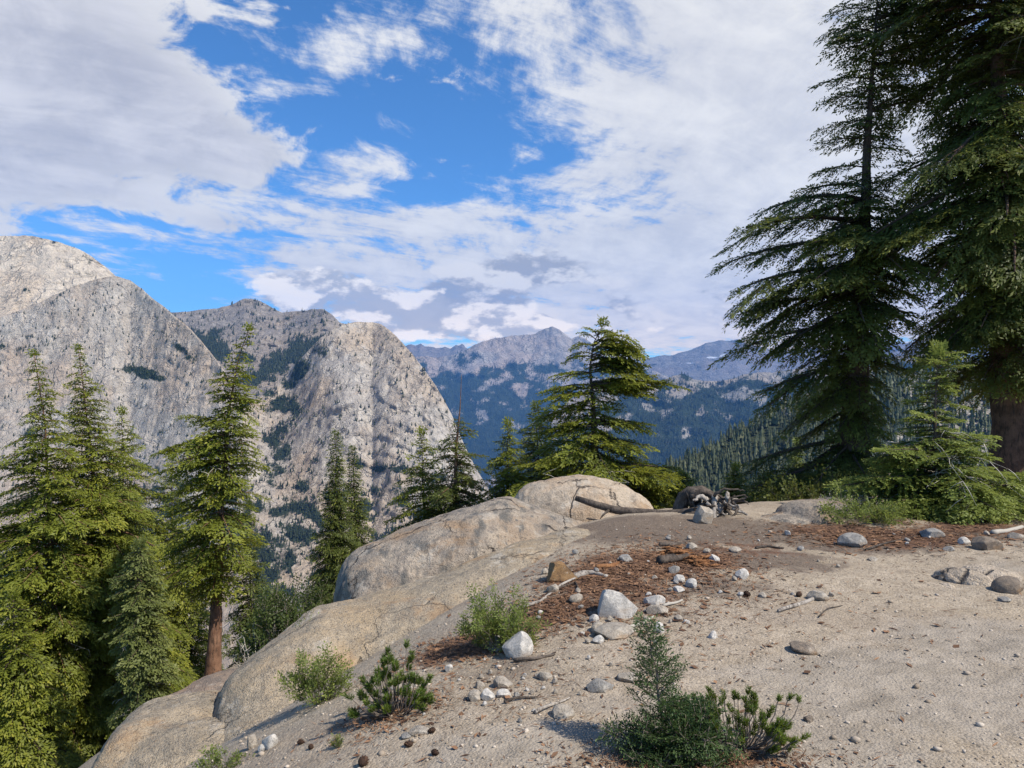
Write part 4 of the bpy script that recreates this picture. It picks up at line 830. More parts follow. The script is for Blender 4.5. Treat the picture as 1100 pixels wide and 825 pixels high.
# ------------------------------------------------------------------ conifers
_fr = {}; STAT = []
def frond(L, leaf, lw, seed, dens=1.0, hang=0.25):
    """one branch along +X: side twigs set with small needle sprays; returns quads (n,4,3), tip factor (n), and twig lines"""
    key = (round(L, 2), leaf, lw, seed, dens, hang)
    if key in _fr: return _fr[key]
    r = np.random.default_rng(seed); B, D_, Ln, tipf = [], [], [], []
    tw = []; x = L * 0.10; side = 1
    while x < L * 0.985:
        f = x / L; l = 0.50 * L * min(1.0, 0.35 + f / 0.45) * (1.06 - f) ** 0.65 * r.uniform(.55, 1.1) + leaf * .5
        a = math.radians(r.uniform(38, 68)); d = np.array([math.cos(a), side * math.sin(a), r.uniform(-.25, .12)]); d /= np.linalg.norm(d)
        p0 = np.array([x, 0, 0]); n = max(2, int(l / (leaf * .42) * dens)); s = np.linspace(0.10, 1, n) * l
        q = p0 + d * s[:, None]; q[:, 2] -= hang * s ** 2 / max(L, .05) + r.uniform(0, .03) * s
        tw.append((p0, q[-1])); sg = np.where(np.arange(n) % 2 == 0, 1, -1) * side
        ang = np.radians(r.uniform(15, 48, n)) * sg; ca, sa = np.cos(ang), np.sin(ang)
        dd = np.stack([d[0] * ca - d[1] * sa, d[0] * sa + d[1] * ca, d[2] + r.normal(-.10, .28, n)], 1)
        B.append(q); D_.append(dd / np.linalg.norm(dd, axis=1)[:, None]); Ln.append(leaf * r.uniform(.6, 1.25, n)); tipf.append(0.55 * s / l + 0.45 * f)
        x += leaf * .46 / dens * r.uniform(.7, 1.3); side = -side
    n = int(L / leaf * 1.6); s = np.linspace(.2, 1, n) * L
    B.append(np.c_[s, np.zeros(n), np.zeros(n)]); dd = np.c_[np.full(n, .8), r.normal(0, .45, n), r.normal(.1, .35, n)]; D_.append(dd / np.linalg.norm(dd, axis=1)[:, None]); Ln.append(leaf * r.uniform(.6, 1.2, n)); tipf.append(s / L)
    B, D_, Ln, tipf = np.concatenate(B), np.concatenate(D_), np.concatenate(Ln), np.concatenate(tipf); n = len(B)
    up = np.c_[r.normal(0, .55, n), r.normal(0, .55, n), np.ones(n)]; W = np.cross(D_, up); W /= np.linalg.norm(W, axis=1)[:, None] + 1e-9; W *= (lw * r.uniform(.7, 1.2, n))[:, None] * .5
    Q = np.stack([B, B + D_ * Ln[:, None] * .5 + W, B + D_ * Ln[:, None], B + D_ * Ln[:, None] * .5 - W], 1)
    _fr[key] = (Q, tipf, tw); return _fr[key]

def conifer(label, D, trunk, env, rbase, n, mat, seed, leaf=.075, lw=.020, dens=1.0, droop=.30, up=(.55, -.12), hang=.25, gaps=.18, inner=.35, bark_m=None, dead=0, name="hemlock_tree", group=None, bias=0.0, deep=.9, lenj=(.78, 1.14), top_bare=None, vmax=None, extra=(), twigs=True, cat="tree", limb=.016, clump=0.0):
    """trunk: photo pixels base -> top at distance D; env: (v, left, right) reach of the crown in pixels"""
    n = int(n * 1.75); leaf *= .85; lw *= 1.3; dens *= 1.2; inner += .03
    r = np.random.default_rng(seed); T = np.array(trunk, float); base = px(T[0, 0], T[0, 1], D); e = empty(name, tuple(base), label, cat, group)
    order = np.argsort(T[:, 1]); tv, tu = T[order, 1], T[order, 0]; vtop, vbase = tv[0], tv[-1]
    m = 40; vs = np.linspace(vbase, vtop, m); us = np.interp(vs, tv, tu) + 2.0 * noise3(np.c_[vs / 60, np.full(m, seed), np.zeros(m)], seed) * 5.0 / D * 2
    us[0] = tu[-1]; hfrac = (vs - vtop) / max(vbase - vtop, 1)
    R = rbase * (0.035 + 0.965 * hfrac ** 1.45) * (1 + .35 * np.exp(-(1 - hfrac) * 22))
    tb = MB(); tb.tube(np.array([px(a, b, D) for a, b in zip(us, vs)]), R, 12, 0, .16, seed)
    E = np.array(env, float); ev0, ev1 = E[0, 0], E[-1, 0] if vmax is None else vmax
    A, TT, br, dt = [], [], MB(), MB(); k = F / D
    wts = np.interp(np.linspace(ev0, ev1, 200), E[:, 0], E[:, 1] + E[:, 2]) ** .6; wts = wts + .75 * wts.mean(); cw = np.r_[0, np.cumsum(wts)]; cw /= cw[-1]
    for i in range(n + len(extra)):
        c = min(1, (i + r.uniform(0, 1)) / n); v = np.interp(c, cw, np.linspace(ev0, ev1, 201)); phi = i * 2.39996 + r.uniform(-.5, .5)
        if bias and r.random() < abs(bias): phi = r.normal(0 if bias > 0 else math.pi, .55)
        l_, r_ = np.interp(v, E[:, 0], E[:, 1]) / k, np.interp(v, E[:, 0], E[:, 2]) / k; cp, sp = math.cos(phi), math.sin(phi)
        gn = noise3(np.array([[v / k * .9, cp * 1.3 + seed, sp * 1.3]]), seed)[0]
        if i < n and gn > 0.62 - gaps * 1.8 and r.random() < .8: continue
        reach = math.sqrt((cp * (r_ if cp > 0 else l_)) ** 2 + (sp * (l_ + r_) * .5 * deep) ** 2); full = reach > 0.05
        L = reach * (r.uniform(*lenj) if r.random() > inner else r.uniform(.35, .7)) * (1 + clump * gn); L = max(L, leaf * 1.5)
        h = (v - vtop) / max(ev1 - vtop, 1); el = up[0] + (up[1] - up[0]) * min(1, h * 1.25) + r.normal(0, .11)
        if i >= n: v, phi, L, el = extra[i - n][:4]; L = L / k; cp, sp = math.cos(phi), math.sin(phi)
        Lp = max(.1, round(L / .25) * .25) if L > .3 else max(leaf * 1.5, round(L / .06) * .06)
        Q, tp, tw = frond(Lp, leaf, lw, int(r.integers(0, 4)) + 10, dens, hang); sc = L / Lp
        P = Q.reshape(-1, 3) * [sc, sc * r.uniform(.85, 1.15), sc]; dr = droop * r.uniform(.6, 1.4) if i < n else extra[i - n][4]
        swirl = r.normal(0, .12)
        def bend(P):
            x = P[:, 0]; return np.c_[x * math.cos(el), P[:, 1] + swirl * x * x / L, P[:, 2] + x * math.sin(el) - dr * x * x / L + .10 * dr * x ** 3 / L ** 2]
        def place(P):
            return np.c_[P[:, 0] * cp - P[:, 1] * sp, P[:, 0] * sp + P[:, 1] * cp, P[:, 2]] + att
        roll = r.normal(0, .22); P[:, 1], P[:, 2] = P[:, 1] * math.cos(roll) - P[:, 2] * math.sin(roll), P[:, 1] * math.sin(roll) + P[:, 2] * math.cos(roll)
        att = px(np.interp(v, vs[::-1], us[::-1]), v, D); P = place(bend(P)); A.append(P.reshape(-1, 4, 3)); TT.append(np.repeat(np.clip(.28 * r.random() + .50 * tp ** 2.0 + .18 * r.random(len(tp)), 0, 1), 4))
        if L > .9:
            for cs_ in ((-1, 1) if L > 1.5 else (r.choice([-1, 1]),)):
                fx = r.uniform(.35, .7) * L; Lc = L * r.uniform(.38, .58); Lq = max(.25, round(Lc / .25) * .25); Qc, tc, _ = frond(Lq, leaf, lw, int(r.integers(0, 4)) + 10, dens, hang)
                ac = cs_ * r.uniform(.45, .95); Pc = Qc.reshape(-1, 3) * (Lc / Lq); xr, zr = Pc[:, 0].copy(), r.uniform(-.18, .12)
                Pc = np.c_[fx + xr * math.cos(ac) - Pc[:, 1] * math.sin(ac), xr * math.sin(ac) + Pc[:, 1] * math.cos(ac), Pc[:, 2] + zr * xr - .12 * xr ** 2 / Lc]
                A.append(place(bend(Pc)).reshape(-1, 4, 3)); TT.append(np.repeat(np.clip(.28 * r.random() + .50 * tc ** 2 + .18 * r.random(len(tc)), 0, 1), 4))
                sc_ = np.linspace(0, .85, 4) * Lc; br.tube(place(bend(np.c_[fx + sc_ * math.cos(ac), sc_ * math.sin(ac), zr * sc_ - .12 * sc_ ** 2 / Lc])), .006 * np.linspace(1, .3, 4), 4)
        s = np.linspace(0, .92, 6) * L; st = place(bend(np.c_[s, s * 0, s * 0])); lr = min(limb, .012 * L + .004) * (1.8 if L > 1.2 else 1)
        br.tube(st, lr * np.linspace(1, .22, 6), 5)
    for i in range(dead):
        v = r.uniform(ev0 + (ev1 - ev0) * .35, min(ev1 + (ev1 - ev0) * .12, vbase)); phi = r.uniform(0, 6.28); L = (np.interp(v, E[:, 0], E[:, 1] + E[:, 2]) / k * .5) * r.uniform(.35, .95); att = px(np.interp(v, vs[::-1], us[::-1]), v, D)
        s = np.linspace(0, 1, 6) * L; d = np.c_[np.cos(phi) * s, np.sin(phi) * s, .05 * s - .28 * s * s / L] + .05 * L * r.normal(size=(6, 3)) * np.linspace(0, 1, 6)[:, None]; dt.tube(att + d, .010 * np.linspace(1, .2, 6) * max(.5, min(1.2, L)), 4, r.random())
        for j in range(7):
            q = att + d[r.integers(1, 6)]; w = r.normal(size=3) * [1, 1, .6]; w = w / np.linalg.norm(w) * L * r.uniform(.12, .35) - [0, 0, .08 * L]; dt.tube([q, q + w * .5 + [0, 0, .02 * L], q + w], [.005, .004, .0015], 3, r.random())
    if top_bare is None:   # leafy leader
        tp_ = px(us[-1], vs[-1], D); Lt = max(leaf * 2, .3 * (E[0, 1] + E[0, 2]) / k + leaf * 1.6)
        for a in range(5):
            Q, tp, tw = frond(max(leaf * 1.5, round(Lt / .06) * .06), leaf, lw, 10 + a % 4, dens, hang); P = Q.reshape(-1, 3); an = a * 1.26; d = .35
            P = np.c_[P[:, 0] * d * math.cos(an) - P[:, 1] * math.sin(an), P[:, 0] * d * math.sin(an) + P[:, 1] * math.cos(an), P[:, 0] * .9 + P[:, 2]]; A.append((P + tp_ - [0, 0, Lt * .45]).reshape(-1, 4, 3)); TT.append(np.repeat(.3 + .4 * tp, 4))
    A = np.concatenate(A).reshape(-1, 3); TT = np.concatenate(TT); STAT.append(len(A) // 4)
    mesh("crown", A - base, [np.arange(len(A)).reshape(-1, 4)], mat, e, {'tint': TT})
    tb.build("trunk", bark_m or M['bark_dark'], e); br.build("limbs", M['bark_dark'] if bark_m is None else bark_m, e)
    if dead: dt.build("dead_branches", M['dead'], e, 'tint')
    return e

# left group
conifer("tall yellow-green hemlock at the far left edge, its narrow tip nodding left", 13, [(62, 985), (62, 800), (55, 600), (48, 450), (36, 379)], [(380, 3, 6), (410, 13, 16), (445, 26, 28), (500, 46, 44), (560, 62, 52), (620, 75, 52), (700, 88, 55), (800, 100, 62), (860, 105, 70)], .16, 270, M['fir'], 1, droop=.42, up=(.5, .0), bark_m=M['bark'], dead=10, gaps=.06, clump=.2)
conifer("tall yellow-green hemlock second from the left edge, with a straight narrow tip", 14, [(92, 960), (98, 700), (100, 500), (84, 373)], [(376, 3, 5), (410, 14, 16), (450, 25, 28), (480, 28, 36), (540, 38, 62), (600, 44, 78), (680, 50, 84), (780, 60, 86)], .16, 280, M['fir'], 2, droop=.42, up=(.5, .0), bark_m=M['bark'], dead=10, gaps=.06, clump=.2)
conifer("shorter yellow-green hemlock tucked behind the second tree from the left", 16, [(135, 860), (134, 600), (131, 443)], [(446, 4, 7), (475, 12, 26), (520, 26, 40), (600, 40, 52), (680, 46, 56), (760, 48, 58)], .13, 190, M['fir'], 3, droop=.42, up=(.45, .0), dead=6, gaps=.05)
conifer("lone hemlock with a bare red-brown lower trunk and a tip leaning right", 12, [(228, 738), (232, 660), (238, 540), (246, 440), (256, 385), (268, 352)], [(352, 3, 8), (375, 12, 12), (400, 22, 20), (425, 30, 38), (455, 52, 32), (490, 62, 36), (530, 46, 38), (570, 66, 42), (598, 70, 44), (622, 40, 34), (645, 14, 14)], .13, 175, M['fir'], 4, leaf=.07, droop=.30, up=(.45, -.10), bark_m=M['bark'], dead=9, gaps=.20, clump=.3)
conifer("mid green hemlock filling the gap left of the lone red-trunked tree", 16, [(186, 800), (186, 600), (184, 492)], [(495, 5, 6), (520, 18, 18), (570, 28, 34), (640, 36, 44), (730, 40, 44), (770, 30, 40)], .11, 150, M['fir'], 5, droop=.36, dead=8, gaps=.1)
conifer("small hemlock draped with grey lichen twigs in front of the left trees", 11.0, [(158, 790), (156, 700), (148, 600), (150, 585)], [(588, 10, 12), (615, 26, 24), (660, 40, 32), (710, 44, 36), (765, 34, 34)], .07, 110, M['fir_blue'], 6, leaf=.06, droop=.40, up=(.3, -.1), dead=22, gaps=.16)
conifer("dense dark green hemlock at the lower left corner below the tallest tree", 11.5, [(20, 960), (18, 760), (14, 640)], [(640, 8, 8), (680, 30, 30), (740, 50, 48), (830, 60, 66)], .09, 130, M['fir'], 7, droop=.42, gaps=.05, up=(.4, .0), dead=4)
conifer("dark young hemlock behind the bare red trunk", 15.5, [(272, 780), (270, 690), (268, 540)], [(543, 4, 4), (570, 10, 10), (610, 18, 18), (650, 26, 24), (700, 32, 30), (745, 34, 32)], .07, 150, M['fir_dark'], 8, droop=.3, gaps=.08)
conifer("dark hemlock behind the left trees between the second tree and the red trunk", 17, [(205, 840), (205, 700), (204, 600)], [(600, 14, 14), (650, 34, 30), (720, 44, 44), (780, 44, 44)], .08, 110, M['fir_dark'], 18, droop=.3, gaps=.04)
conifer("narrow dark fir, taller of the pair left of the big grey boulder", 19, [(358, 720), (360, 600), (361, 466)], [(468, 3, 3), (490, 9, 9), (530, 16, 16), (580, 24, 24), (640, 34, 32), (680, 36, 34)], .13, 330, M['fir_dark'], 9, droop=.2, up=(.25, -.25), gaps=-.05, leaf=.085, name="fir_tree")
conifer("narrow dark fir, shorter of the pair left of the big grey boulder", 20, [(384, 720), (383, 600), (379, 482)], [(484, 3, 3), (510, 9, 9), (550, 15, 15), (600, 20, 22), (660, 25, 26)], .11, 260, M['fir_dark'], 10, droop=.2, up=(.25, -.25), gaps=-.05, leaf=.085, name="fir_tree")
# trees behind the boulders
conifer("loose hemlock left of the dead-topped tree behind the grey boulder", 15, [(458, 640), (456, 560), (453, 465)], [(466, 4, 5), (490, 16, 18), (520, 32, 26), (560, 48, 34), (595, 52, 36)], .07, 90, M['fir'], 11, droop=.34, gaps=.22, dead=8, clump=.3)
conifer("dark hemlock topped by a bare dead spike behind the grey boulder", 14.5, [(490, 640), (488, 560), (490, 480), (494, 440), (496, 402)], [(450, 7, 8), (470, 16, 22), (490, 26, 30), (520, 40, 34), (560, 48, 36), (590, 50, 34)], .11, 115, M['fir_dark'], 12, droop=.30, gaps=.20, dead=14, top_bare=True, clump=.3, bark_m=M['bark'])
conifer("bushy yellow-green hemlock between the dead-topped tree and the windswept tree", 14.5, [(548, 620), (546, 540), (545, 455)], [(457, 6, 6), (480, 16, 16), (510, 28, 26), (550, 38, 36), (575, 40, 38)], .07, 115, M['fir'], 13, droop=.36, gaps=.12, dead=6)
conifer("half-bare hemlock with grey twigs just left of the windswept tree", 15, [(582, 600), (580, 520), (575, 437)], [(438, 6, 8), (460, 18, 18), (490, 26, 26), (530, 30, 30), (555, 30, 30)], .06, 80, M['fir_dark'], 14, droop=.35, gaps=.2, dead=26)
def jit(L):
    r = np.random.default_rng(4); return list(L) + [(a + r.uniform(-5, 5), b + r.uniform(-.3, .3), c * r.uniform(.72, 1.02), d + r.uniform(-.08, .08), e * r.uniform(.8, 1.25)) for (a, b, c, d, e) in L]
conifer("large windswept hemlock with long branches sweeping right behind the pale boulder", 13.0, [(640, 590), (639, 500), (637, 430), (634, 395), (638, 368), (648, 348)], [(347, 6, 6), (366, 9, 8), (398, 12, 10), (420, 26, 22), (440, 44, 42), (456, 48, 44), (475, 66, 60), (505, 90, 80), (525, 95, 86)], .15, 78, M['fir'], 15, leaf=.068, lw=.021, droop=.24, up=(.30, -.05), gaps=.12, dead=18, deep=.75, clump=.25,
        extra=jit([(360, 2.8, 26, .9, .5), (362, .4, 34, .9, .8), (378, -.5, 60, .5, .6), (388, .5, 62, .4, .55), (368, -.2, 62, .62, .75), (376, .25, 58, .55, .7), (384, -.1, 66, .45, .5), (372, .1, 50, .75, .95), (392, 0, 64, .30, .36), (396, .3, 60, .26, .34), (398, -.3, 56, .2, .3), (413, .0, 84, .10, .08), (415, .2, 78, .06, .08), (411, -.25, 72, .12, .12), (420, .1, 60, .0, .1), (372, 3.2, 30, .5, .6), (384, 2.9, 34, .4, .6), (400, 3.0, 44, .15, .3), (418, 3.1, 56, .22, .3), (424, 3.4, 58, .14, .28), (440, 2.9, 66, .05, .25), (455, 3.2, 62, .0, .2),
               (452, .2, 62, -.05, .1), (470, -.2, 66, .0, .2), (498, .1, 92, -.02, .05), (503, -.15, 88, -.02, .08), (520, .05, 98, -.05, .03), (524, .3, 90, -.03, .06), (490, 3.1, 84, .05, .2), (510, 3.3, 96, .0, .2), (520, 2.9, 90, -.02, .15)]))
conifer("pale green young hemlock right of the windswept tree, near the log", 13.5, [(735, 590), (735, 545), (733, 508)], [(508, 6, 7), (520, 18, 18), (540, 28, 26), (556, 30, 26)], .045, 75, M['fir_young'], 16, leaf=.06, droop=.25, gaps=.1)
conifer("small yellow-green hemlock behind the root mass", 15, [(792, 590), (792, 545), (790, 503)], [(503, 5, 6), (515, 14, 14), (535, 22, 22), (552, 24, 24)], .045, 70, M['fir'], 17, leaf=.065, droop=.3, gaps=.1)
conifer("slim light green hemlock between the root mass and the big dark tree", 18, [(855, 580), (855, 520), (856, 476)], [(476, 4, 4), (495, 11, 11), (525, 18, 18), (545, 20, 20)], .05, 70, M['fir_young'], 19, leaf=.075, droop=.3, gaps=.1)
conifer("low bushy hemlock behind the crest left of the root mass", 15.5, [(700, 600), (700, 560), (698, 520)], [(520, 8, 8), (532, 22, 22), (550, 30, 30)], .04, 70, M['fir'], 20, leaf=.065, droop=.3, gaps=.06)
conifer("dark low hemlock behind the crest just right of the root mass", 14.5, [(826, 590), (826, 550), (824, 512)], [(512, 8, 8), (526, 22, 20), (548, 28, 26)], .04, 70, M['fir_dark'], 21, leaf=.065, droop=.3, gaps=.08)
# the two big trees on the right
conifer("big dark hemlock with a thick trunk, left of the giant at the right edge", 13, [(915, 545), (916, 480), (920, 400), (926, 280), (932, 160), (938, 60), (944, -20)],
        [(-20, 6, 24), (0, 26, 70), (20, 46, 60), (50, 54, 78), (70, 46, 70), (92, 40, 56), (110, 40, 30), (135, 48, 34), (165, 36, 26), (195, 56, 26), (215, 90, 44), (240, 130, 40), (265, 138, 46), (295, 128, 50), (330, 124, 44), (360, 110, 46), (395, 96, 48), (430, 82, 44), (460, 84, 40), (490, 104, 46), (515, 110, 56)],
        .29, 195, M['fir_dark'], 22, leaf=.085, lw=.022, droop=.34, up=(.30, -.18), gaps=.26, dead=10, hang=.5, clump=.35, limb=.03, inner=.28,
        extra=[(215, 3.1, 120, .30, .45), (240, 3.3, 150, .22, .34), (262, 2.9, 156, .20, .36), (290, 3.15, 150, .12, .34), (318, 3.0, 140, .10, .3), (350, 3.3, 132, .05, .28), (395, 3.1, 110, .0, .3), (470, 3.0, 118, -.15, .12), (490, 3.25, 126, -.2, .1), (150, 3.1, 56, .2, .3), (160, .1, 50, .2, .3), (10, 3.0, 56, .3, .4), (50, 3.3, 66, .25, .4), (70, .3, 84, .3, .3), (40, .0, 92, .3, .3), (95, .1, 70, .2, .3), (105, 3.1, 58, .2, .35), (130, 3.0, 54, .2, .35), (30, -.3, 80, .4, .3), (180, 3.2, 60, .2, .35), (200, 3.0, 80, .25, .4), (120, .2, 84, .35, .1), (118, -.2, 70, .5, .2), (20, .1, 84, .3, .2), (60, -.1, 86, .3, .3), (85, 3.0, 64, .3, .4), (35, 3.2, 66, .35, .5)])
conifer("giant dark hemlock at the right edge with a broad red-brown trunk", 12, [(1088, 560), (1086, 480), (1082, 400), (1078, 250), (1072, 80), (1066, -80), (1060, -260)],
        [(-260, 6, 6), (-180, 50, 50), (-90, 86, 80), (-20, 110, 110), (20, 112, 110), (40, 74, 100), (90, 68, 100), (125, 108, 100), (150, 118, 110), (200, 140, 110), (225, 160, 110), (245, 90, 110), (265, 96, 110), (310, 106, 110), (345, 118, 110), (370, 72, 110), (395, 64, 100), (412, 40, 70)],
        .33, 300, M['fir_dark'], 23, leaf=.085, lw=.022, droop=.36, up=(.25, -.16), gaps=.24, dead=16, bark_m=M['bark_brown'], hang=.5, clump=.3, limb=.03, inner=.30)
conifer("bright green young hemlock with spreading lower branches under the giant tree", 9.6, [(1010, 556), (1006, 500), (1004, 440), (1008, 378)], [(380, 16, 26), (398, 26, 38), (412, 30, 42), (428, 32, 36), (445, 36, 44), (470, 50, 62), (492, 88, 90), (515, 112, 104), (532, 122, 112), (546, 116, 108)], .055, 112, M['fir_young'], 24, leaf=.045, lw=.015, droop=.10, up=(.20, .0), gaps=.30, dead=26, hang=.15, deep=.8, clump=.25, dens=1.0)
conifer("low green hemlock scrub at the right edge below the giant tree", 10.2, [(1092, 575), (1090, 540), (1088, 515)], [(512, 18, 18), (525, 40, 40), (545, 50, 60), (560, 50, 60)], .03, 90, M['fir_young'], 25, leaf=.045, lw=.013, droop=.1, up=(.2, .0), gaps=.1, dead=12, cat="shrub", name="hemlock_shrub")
# ------------------------------------------------------------------ small plants
def seedling_fir(label, u, v, d, stems, mat, leaf, lw, seed, name="fir_seedling", dens=1.0):
    """stems: (du, dv, lean_depth, length_scale) tips in pixels relative to the root; each is a leafy shoot with side sprays"""
    r = np.random.default_rng(seed); g_ = ground_at(u, v); d = g_[1]; k = F / d; e = empty(name, tuple(g_), label, "seedling"); A, TT, st = [], [], MB()
    for (du, dv, dy, nb, wid) in stems:
        tip = np.array([du / k, dy, -dv / k]); L = np.linalg.norm(tip); s = np.linspace(0, 1, 10)[:, None]; lift = np.array([0, 0, .18 * L])
        path = g_ + tip * s + lift * (s * (1 - s) * 2) + .02 * L * r.normal(size=(10, 3)) * s; st.tube(path, np.linspace(.006, .0015, 10) * (1 + L), 6)
        dirn = tip / L; sidev = np.cross(dirn, [0, 0, 1]) if abs(dirn[2]) < .9 else np.array([1.0, 0, 0]); sidev /= np.linalg.norm(sidev); upv = np.cross(sidev, dirn)
        for i in range(nb):
            t = .16 + .84 * (i + r.random()) / nb; p = np.array([np.interp(t, s[:, 0], path[:, q]) for q in range(3)]); an = i * 2.4 + r.uniform(-.4, .4)
            bl_ = wid / k * (1.08 - t) ** .7 * r.uniform(.6, 1.15) + leaf * 1.5; Lp = max(leaf * 2, round(bl_ / .03) * .03); Q, tp, tw = frond(Lp, leaf, lw, 10 + int(r.integers(0, 4)), dens, .1)
            rad = sidev * math.cos(an) + upv * math.sin(an); bx = dirn * r.uniform(.35, .75) + rad; bx /= np.linalg.norm(bx); by = np.cross(bx, rad * .3 + np.array([0, 0, 1.])); by /= np.linalg.norm(by); bz = np.cross(bx, by); bz = bz if bz[2] > 0 else -bz
            P = Q.reshape(-1, 3) * (bl_ / Lp); P = p + P[:, :1] * bx + P[:, 1:2] * by + (P[:, 2:] + .12 * P[:, :1] ** 2 / bl_) * bz
            A.append(P); TT.append(np.repeat(np.clip(.2 * r.random() + .45 * tp ** 2 + .2 * r.random(len(tp)), 0, 1), 4)); st.tube([p, p + bx * bl_ * .5, p + bx * bl_ * .9], [.0022, .0016, .0008], 4)
    A = np.concatenate(A); A[:, 2] = np.maximum(A[:, 2], ground_z(A[:, 0], A[:, 1]) + .004)
    mesh("foliage", A - g_, [np.arange(len(A)).reshape(-1, 4)], mat, e, {'tint': np.concatenate(TT)}); st.build("stem", M['twig'], e, 'tint'); return e
seedling_fir("dark blue-green young fir with one upright tip and sprawling lower branches in the foreground", 716, 803, 3.3,
             [(-24, -133, .0, 60, 40), (-68, -20, -.05, 34, 26), (-18, 2, -.22, 30, 36), (14, -44, .05, 34, 30), (46, -44, -.08, 34, 34), (64, -20, -.15, 30, 34), (10, -30, -.18, 30, 32), (-44, -6, -.16, 30, 30), (40, 4, -.25, 30, 34), (34, -30, -.2, 30, 34), (-30, -30, -.12, 30, 34)], M['seedling'], .018, .0065, 41, dens=1.0)
def bottlebrush(label, u, v, stems, mat, needle, seed, name="pine_seedling", n_need=230, tuft=.55):
    r = np.random.default_rng(seed); g_ = ground_at(u, v); d = g_[1]; k = F / d; e = empty(name, tuple(g_), label, "seedling"); Q, TT, st = [], [], MB()
    for (du, dv, dy) in stems:
        tip = np.array([du / k, dy, -dv / k]); s = np.linspace(0, 1, 10)[:, None]; p0 = g_ + np.r_[r.normal(0, .015, 2), -.01]
        path = p0 + np.c_[tip[0] * s ** .65, tip[1] * s ** .65, tip[2] * s ** 1.7 + .01] + .02 * r.normal(size=(10, 3)) * s * np.linalg.norm(tip); st.tube(path, np.linspace(.0042, .0018, 10), 6)
        seg = np.r_[0, np.cumsum(np.linalg.norm(np.diff(path, axis=0), axis=1))]; L = seg[-1]; ax = path[-1] - path[-4]; ax = ax / np.linalg.norm(ax) + [0, 0, .35]; ax /= np.linalg.norm(ax)
        sd = np.cross(ax, [.3, .2, 1.]); sd /= np.linalg.norm(sd); up = np.cross(ax, sd); Lt = tuft * r.uniform(.7, 1.25); n = n_need; br = r.random() * .4
        for i in range(n):
            tt = r.random() ** .8; p = path[-1] - ax * Lt * tt + ax * .3 * Lt if False else np.array([np.interp(max(0, L - Lt * tt), seg, path[:, q]) for q in range(3)]); an = r.uniform(0, 6.283); rd = sd * math.cos(an) + up * math.sin(an)
            dd = ax * r.uniform(.45, 1.6) + rd; dd /= np.linalg.norm(dd); w = np.cross(dd, r.normal(size=3)); w = w / np.linalg.norm(w) * needle * .06; l = needle * r.uniform(.7, 1.15)
            Q.append([p, p + dd * l * .45 + w, p + dd * l, p + dd * l * .45 - w]); TT.append(np.clip(br + .35 * (1 - tt) * r.random() + .2 * r.random(), 0, 1))
    V = np.array(Q).reshape(-1, 3); mesh("foliage", V - g_, [np.arange(len(V)).reshape(-1, 4)], mat, e, {'tint': np.repeat(TT, 4)}); st.build("stem", M['twig'], e, 'tint'); return e
def shoots(seed, n, w, h, skew=0.0):
    r = np.random.default_rng(seed); out = []
    for i in range(n):
        x = r.uniform(-1, 1); out.append((w * x + skew * w * .3, -h * (1 - .55 * abs(x)) * r.uniform(.25, 1.05), r.uniform(-.16, .12)))
    return out
bottlebrush("small pine seedling with stout upright needle tufts at lower centre left", 424, 765, shoots(5, 80, 44, 64) + [(8, -72, 0), (-4, -60, .03), (20, -56, .03)], M['pine'], .030, 42, "pine_seedling", 110, .045)
bottlebrush("bright green low pine shrub growing against the right side of the young fir", 796, 803, shoots(6, 120, 62, 66, -.2) + [(54, -56, 0), (46, -50, .05), (62, -50, 0), (-30, -60, .05)], M['pine'], .024, 43, "pine_shrub", 105, .04)
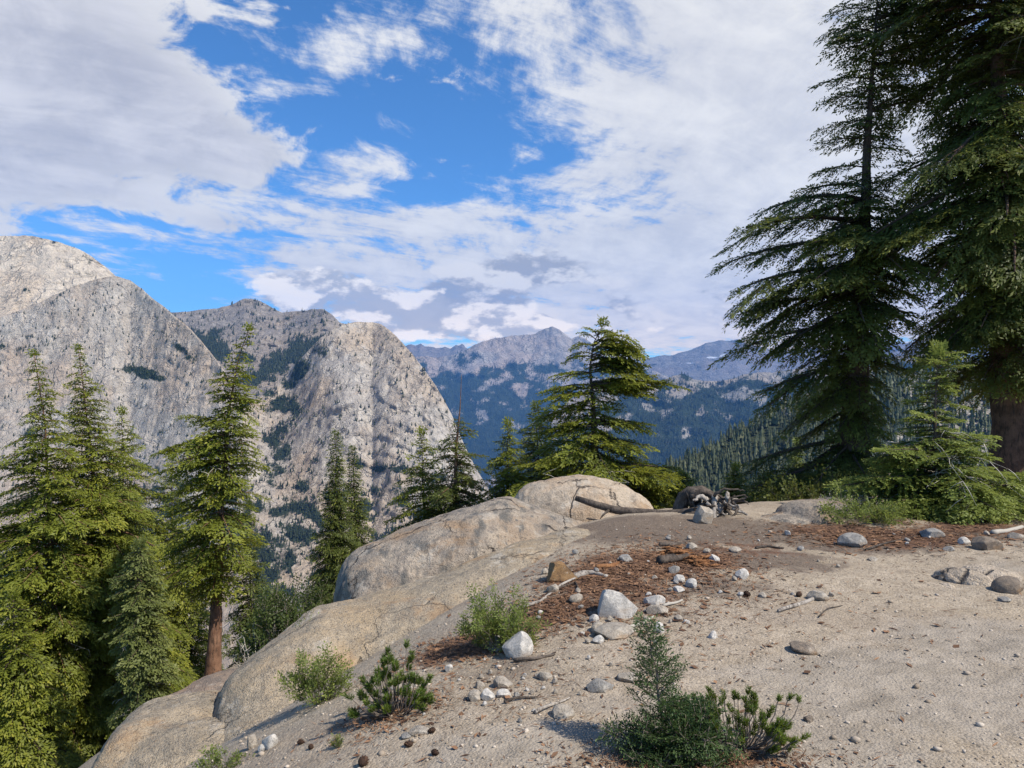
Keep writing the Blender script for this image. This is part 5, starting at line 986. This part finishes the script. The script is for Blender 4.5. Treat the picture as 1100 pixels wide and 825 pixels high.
def bush(label, u, v, wpx, hpx, n, mat, leaf, lw, seed, leafy=1.0, stem_r=.005, spread=1.0, cat="shrub", name="shrub", bare=0):
    r = np.random.default_rng(seed); g_ = ground_at(u, v) if not isinstance(u, tuple) else np.array(u); d = g_[1]; k = F / d; e = empty(name, tuple(g_), label, cat); A, TT, st = [], [], MB(); dt = MB()
    for i in range(n + bare):
        an = i * 2.4 + r.uniform(-.5, .5); ro = math.sqrt(r.random()); tip = np.array([math.cos(an) * wpx / k * .5 * ro, math.sin(an) * wpx / k * .4 * ro, hpx / k * (1.02 - .62 * ro ** 2) * r.uniform(.55, 1.06)]); L = np.linalg.norm(tip)
        s = np.linspace(0, 1, 7)[:, None]; p0 = g_ + np.array([math.cos(an), math.sin(an), 0]) * wpx / k * .06 * r.random()
        path = p0 + np.c_[tip[0] * s ** .75, tip[1] * s ** .75, tip[2] * s ** 1.15] + .03 * L * r.normal(size=(7, 3)) * s
        if i >= n:
            dt.tube(path, np.linspace(stem_r, stem_r * .3, 7), 5, r.random())
            for j in range(6):
                q = path[r.integers(2, 7)]; w = r.normal(size=3); w = w / np.linalg.norm(w) * L * .2; dt.tube([q, q + w * .6, q + w * .9 + [0, 0, .03 * L]], [stem_r * .5, stem_r * .35, stem_r * .15], 4, r.random())
            continue
        st.tube(path, np.linspace(stem_r, stem_r * .3, 7), 5)
        for j in range(max(3, int(9 * leafy))):
            t = r.uniform(.25, 1.0); p = np.array([np.interp(t, s[:, 0], path[:, q]) for q in range(3)]); ax = path[-1] - path[-3]; ax = ax / np.linalg.norm(ax) + r.normal(0, .65, 3); ax /= np.linalg.norm(ax)
            l = L * r.uniform(.16, .34); Lp = max(leaf * 2, round(l / (leaf * 1.5)) * leaf * 1.5); Q, tp, tw = frond(Lp, leaf, lw, 10 + int(r.integers(0, 4)), .75 * leafy, .1); by = np.cross(ax, r.normal(size=3)); by /= np.linalg.norm(by); bz = np.cross(ax, by)
            P = Q.reshape(-1, 3) * (l / Lp); A.append(p + P[:, :1] * ax + P[:, 1:2] * by + P[:, 2:] * bz); TT.append(np.repeat(np.clip(.25 * r.random() + .4 * tp * t + .2 * r.random(len(tp)), 0, 1), 4)); st.tube([p, p + ax * l * .8], [stem_r * .35, stem_r * .15], 3)
    A = np.concatenate(A); mesh("foliage", A - g_, [np.arange(len(A)).reshape(-1, 4)], mat, e, {'tint': np.concatenate(TT)}); st.build("stem", M['twig'], e, 'tint')
    if bare: dt.build("dead_branches", M['dead'], e, 'tint')
    return e
bush("low bright green fir bush leaning over the white tilted block", 536, 697, 82, 62, 36, M['fir_young'], .022, .008, 51, 1.3, .004)
bush("thin sparse shrub with fine light leaves on the lower left slab", 342, 755, 70, 58, 40, M['fir_young'], .020, .0095, 52, .9, .0025)
bush("tiny green sprig on the gravel near the bottom left", 362, 804, 14, 14, 14, M['fir_young'], .012, .006, 53, .9, .002)
bush("sparse green plant at the bottom edge, left of the upright stones", 240, 828, 66, 20, 30, M['fir_young'], .018, .009, 54, .7, .003)
bush("wispy grey-green plant at the left tip of the speckled slab", tuple(px(330, 690, 6.4)), 0, 34, 34, 20, M['fir_young'], .016, .008, 55, .4, .003)
bush("dark leafy shrub behind the speckled slab, right of the red trunk", tuple(px(305, 735, 9.6)), 0, 110, 100, 60, M['leaf'], .045, .020, 56, 1.1, .009)
bush("bare bleached shrub with a few leaves right of the red trunk", tuple(px(275, 725, 9.3)), 0, 60, 84, 6, M['leaf'], .04, .016, 57, .3, .008, bare=12)
bush("dark leafy shrub at the foot of the fir pair left of the grey boulder", tuple(px(345, 690, 11.0)), 0, 80, 62, 40, M['leaf'], .045, .020, 58, 1.0, .008)
bush("grey twiggy scrub in the needle litter below the young hemlock", 905, 552, 70, 26, 20, M['fir_young'], .03, .014, 59, .6, .005, bare=26)
bush("green sprays lying low at the left foot of the young hemlock", 930, 560, 90, 26, 40, M['fir_young'], .035, .016, 60, 1.0, .005)
bush("low dark scrub along the crest under the big dark hemlock", tuple(px(880, 560, 11.8)), 0, 120, 50, 60, M['fir_dark'], .06, .03, 61, 1.0, .006)

print('LEAVES', sum(STAT), STAT)
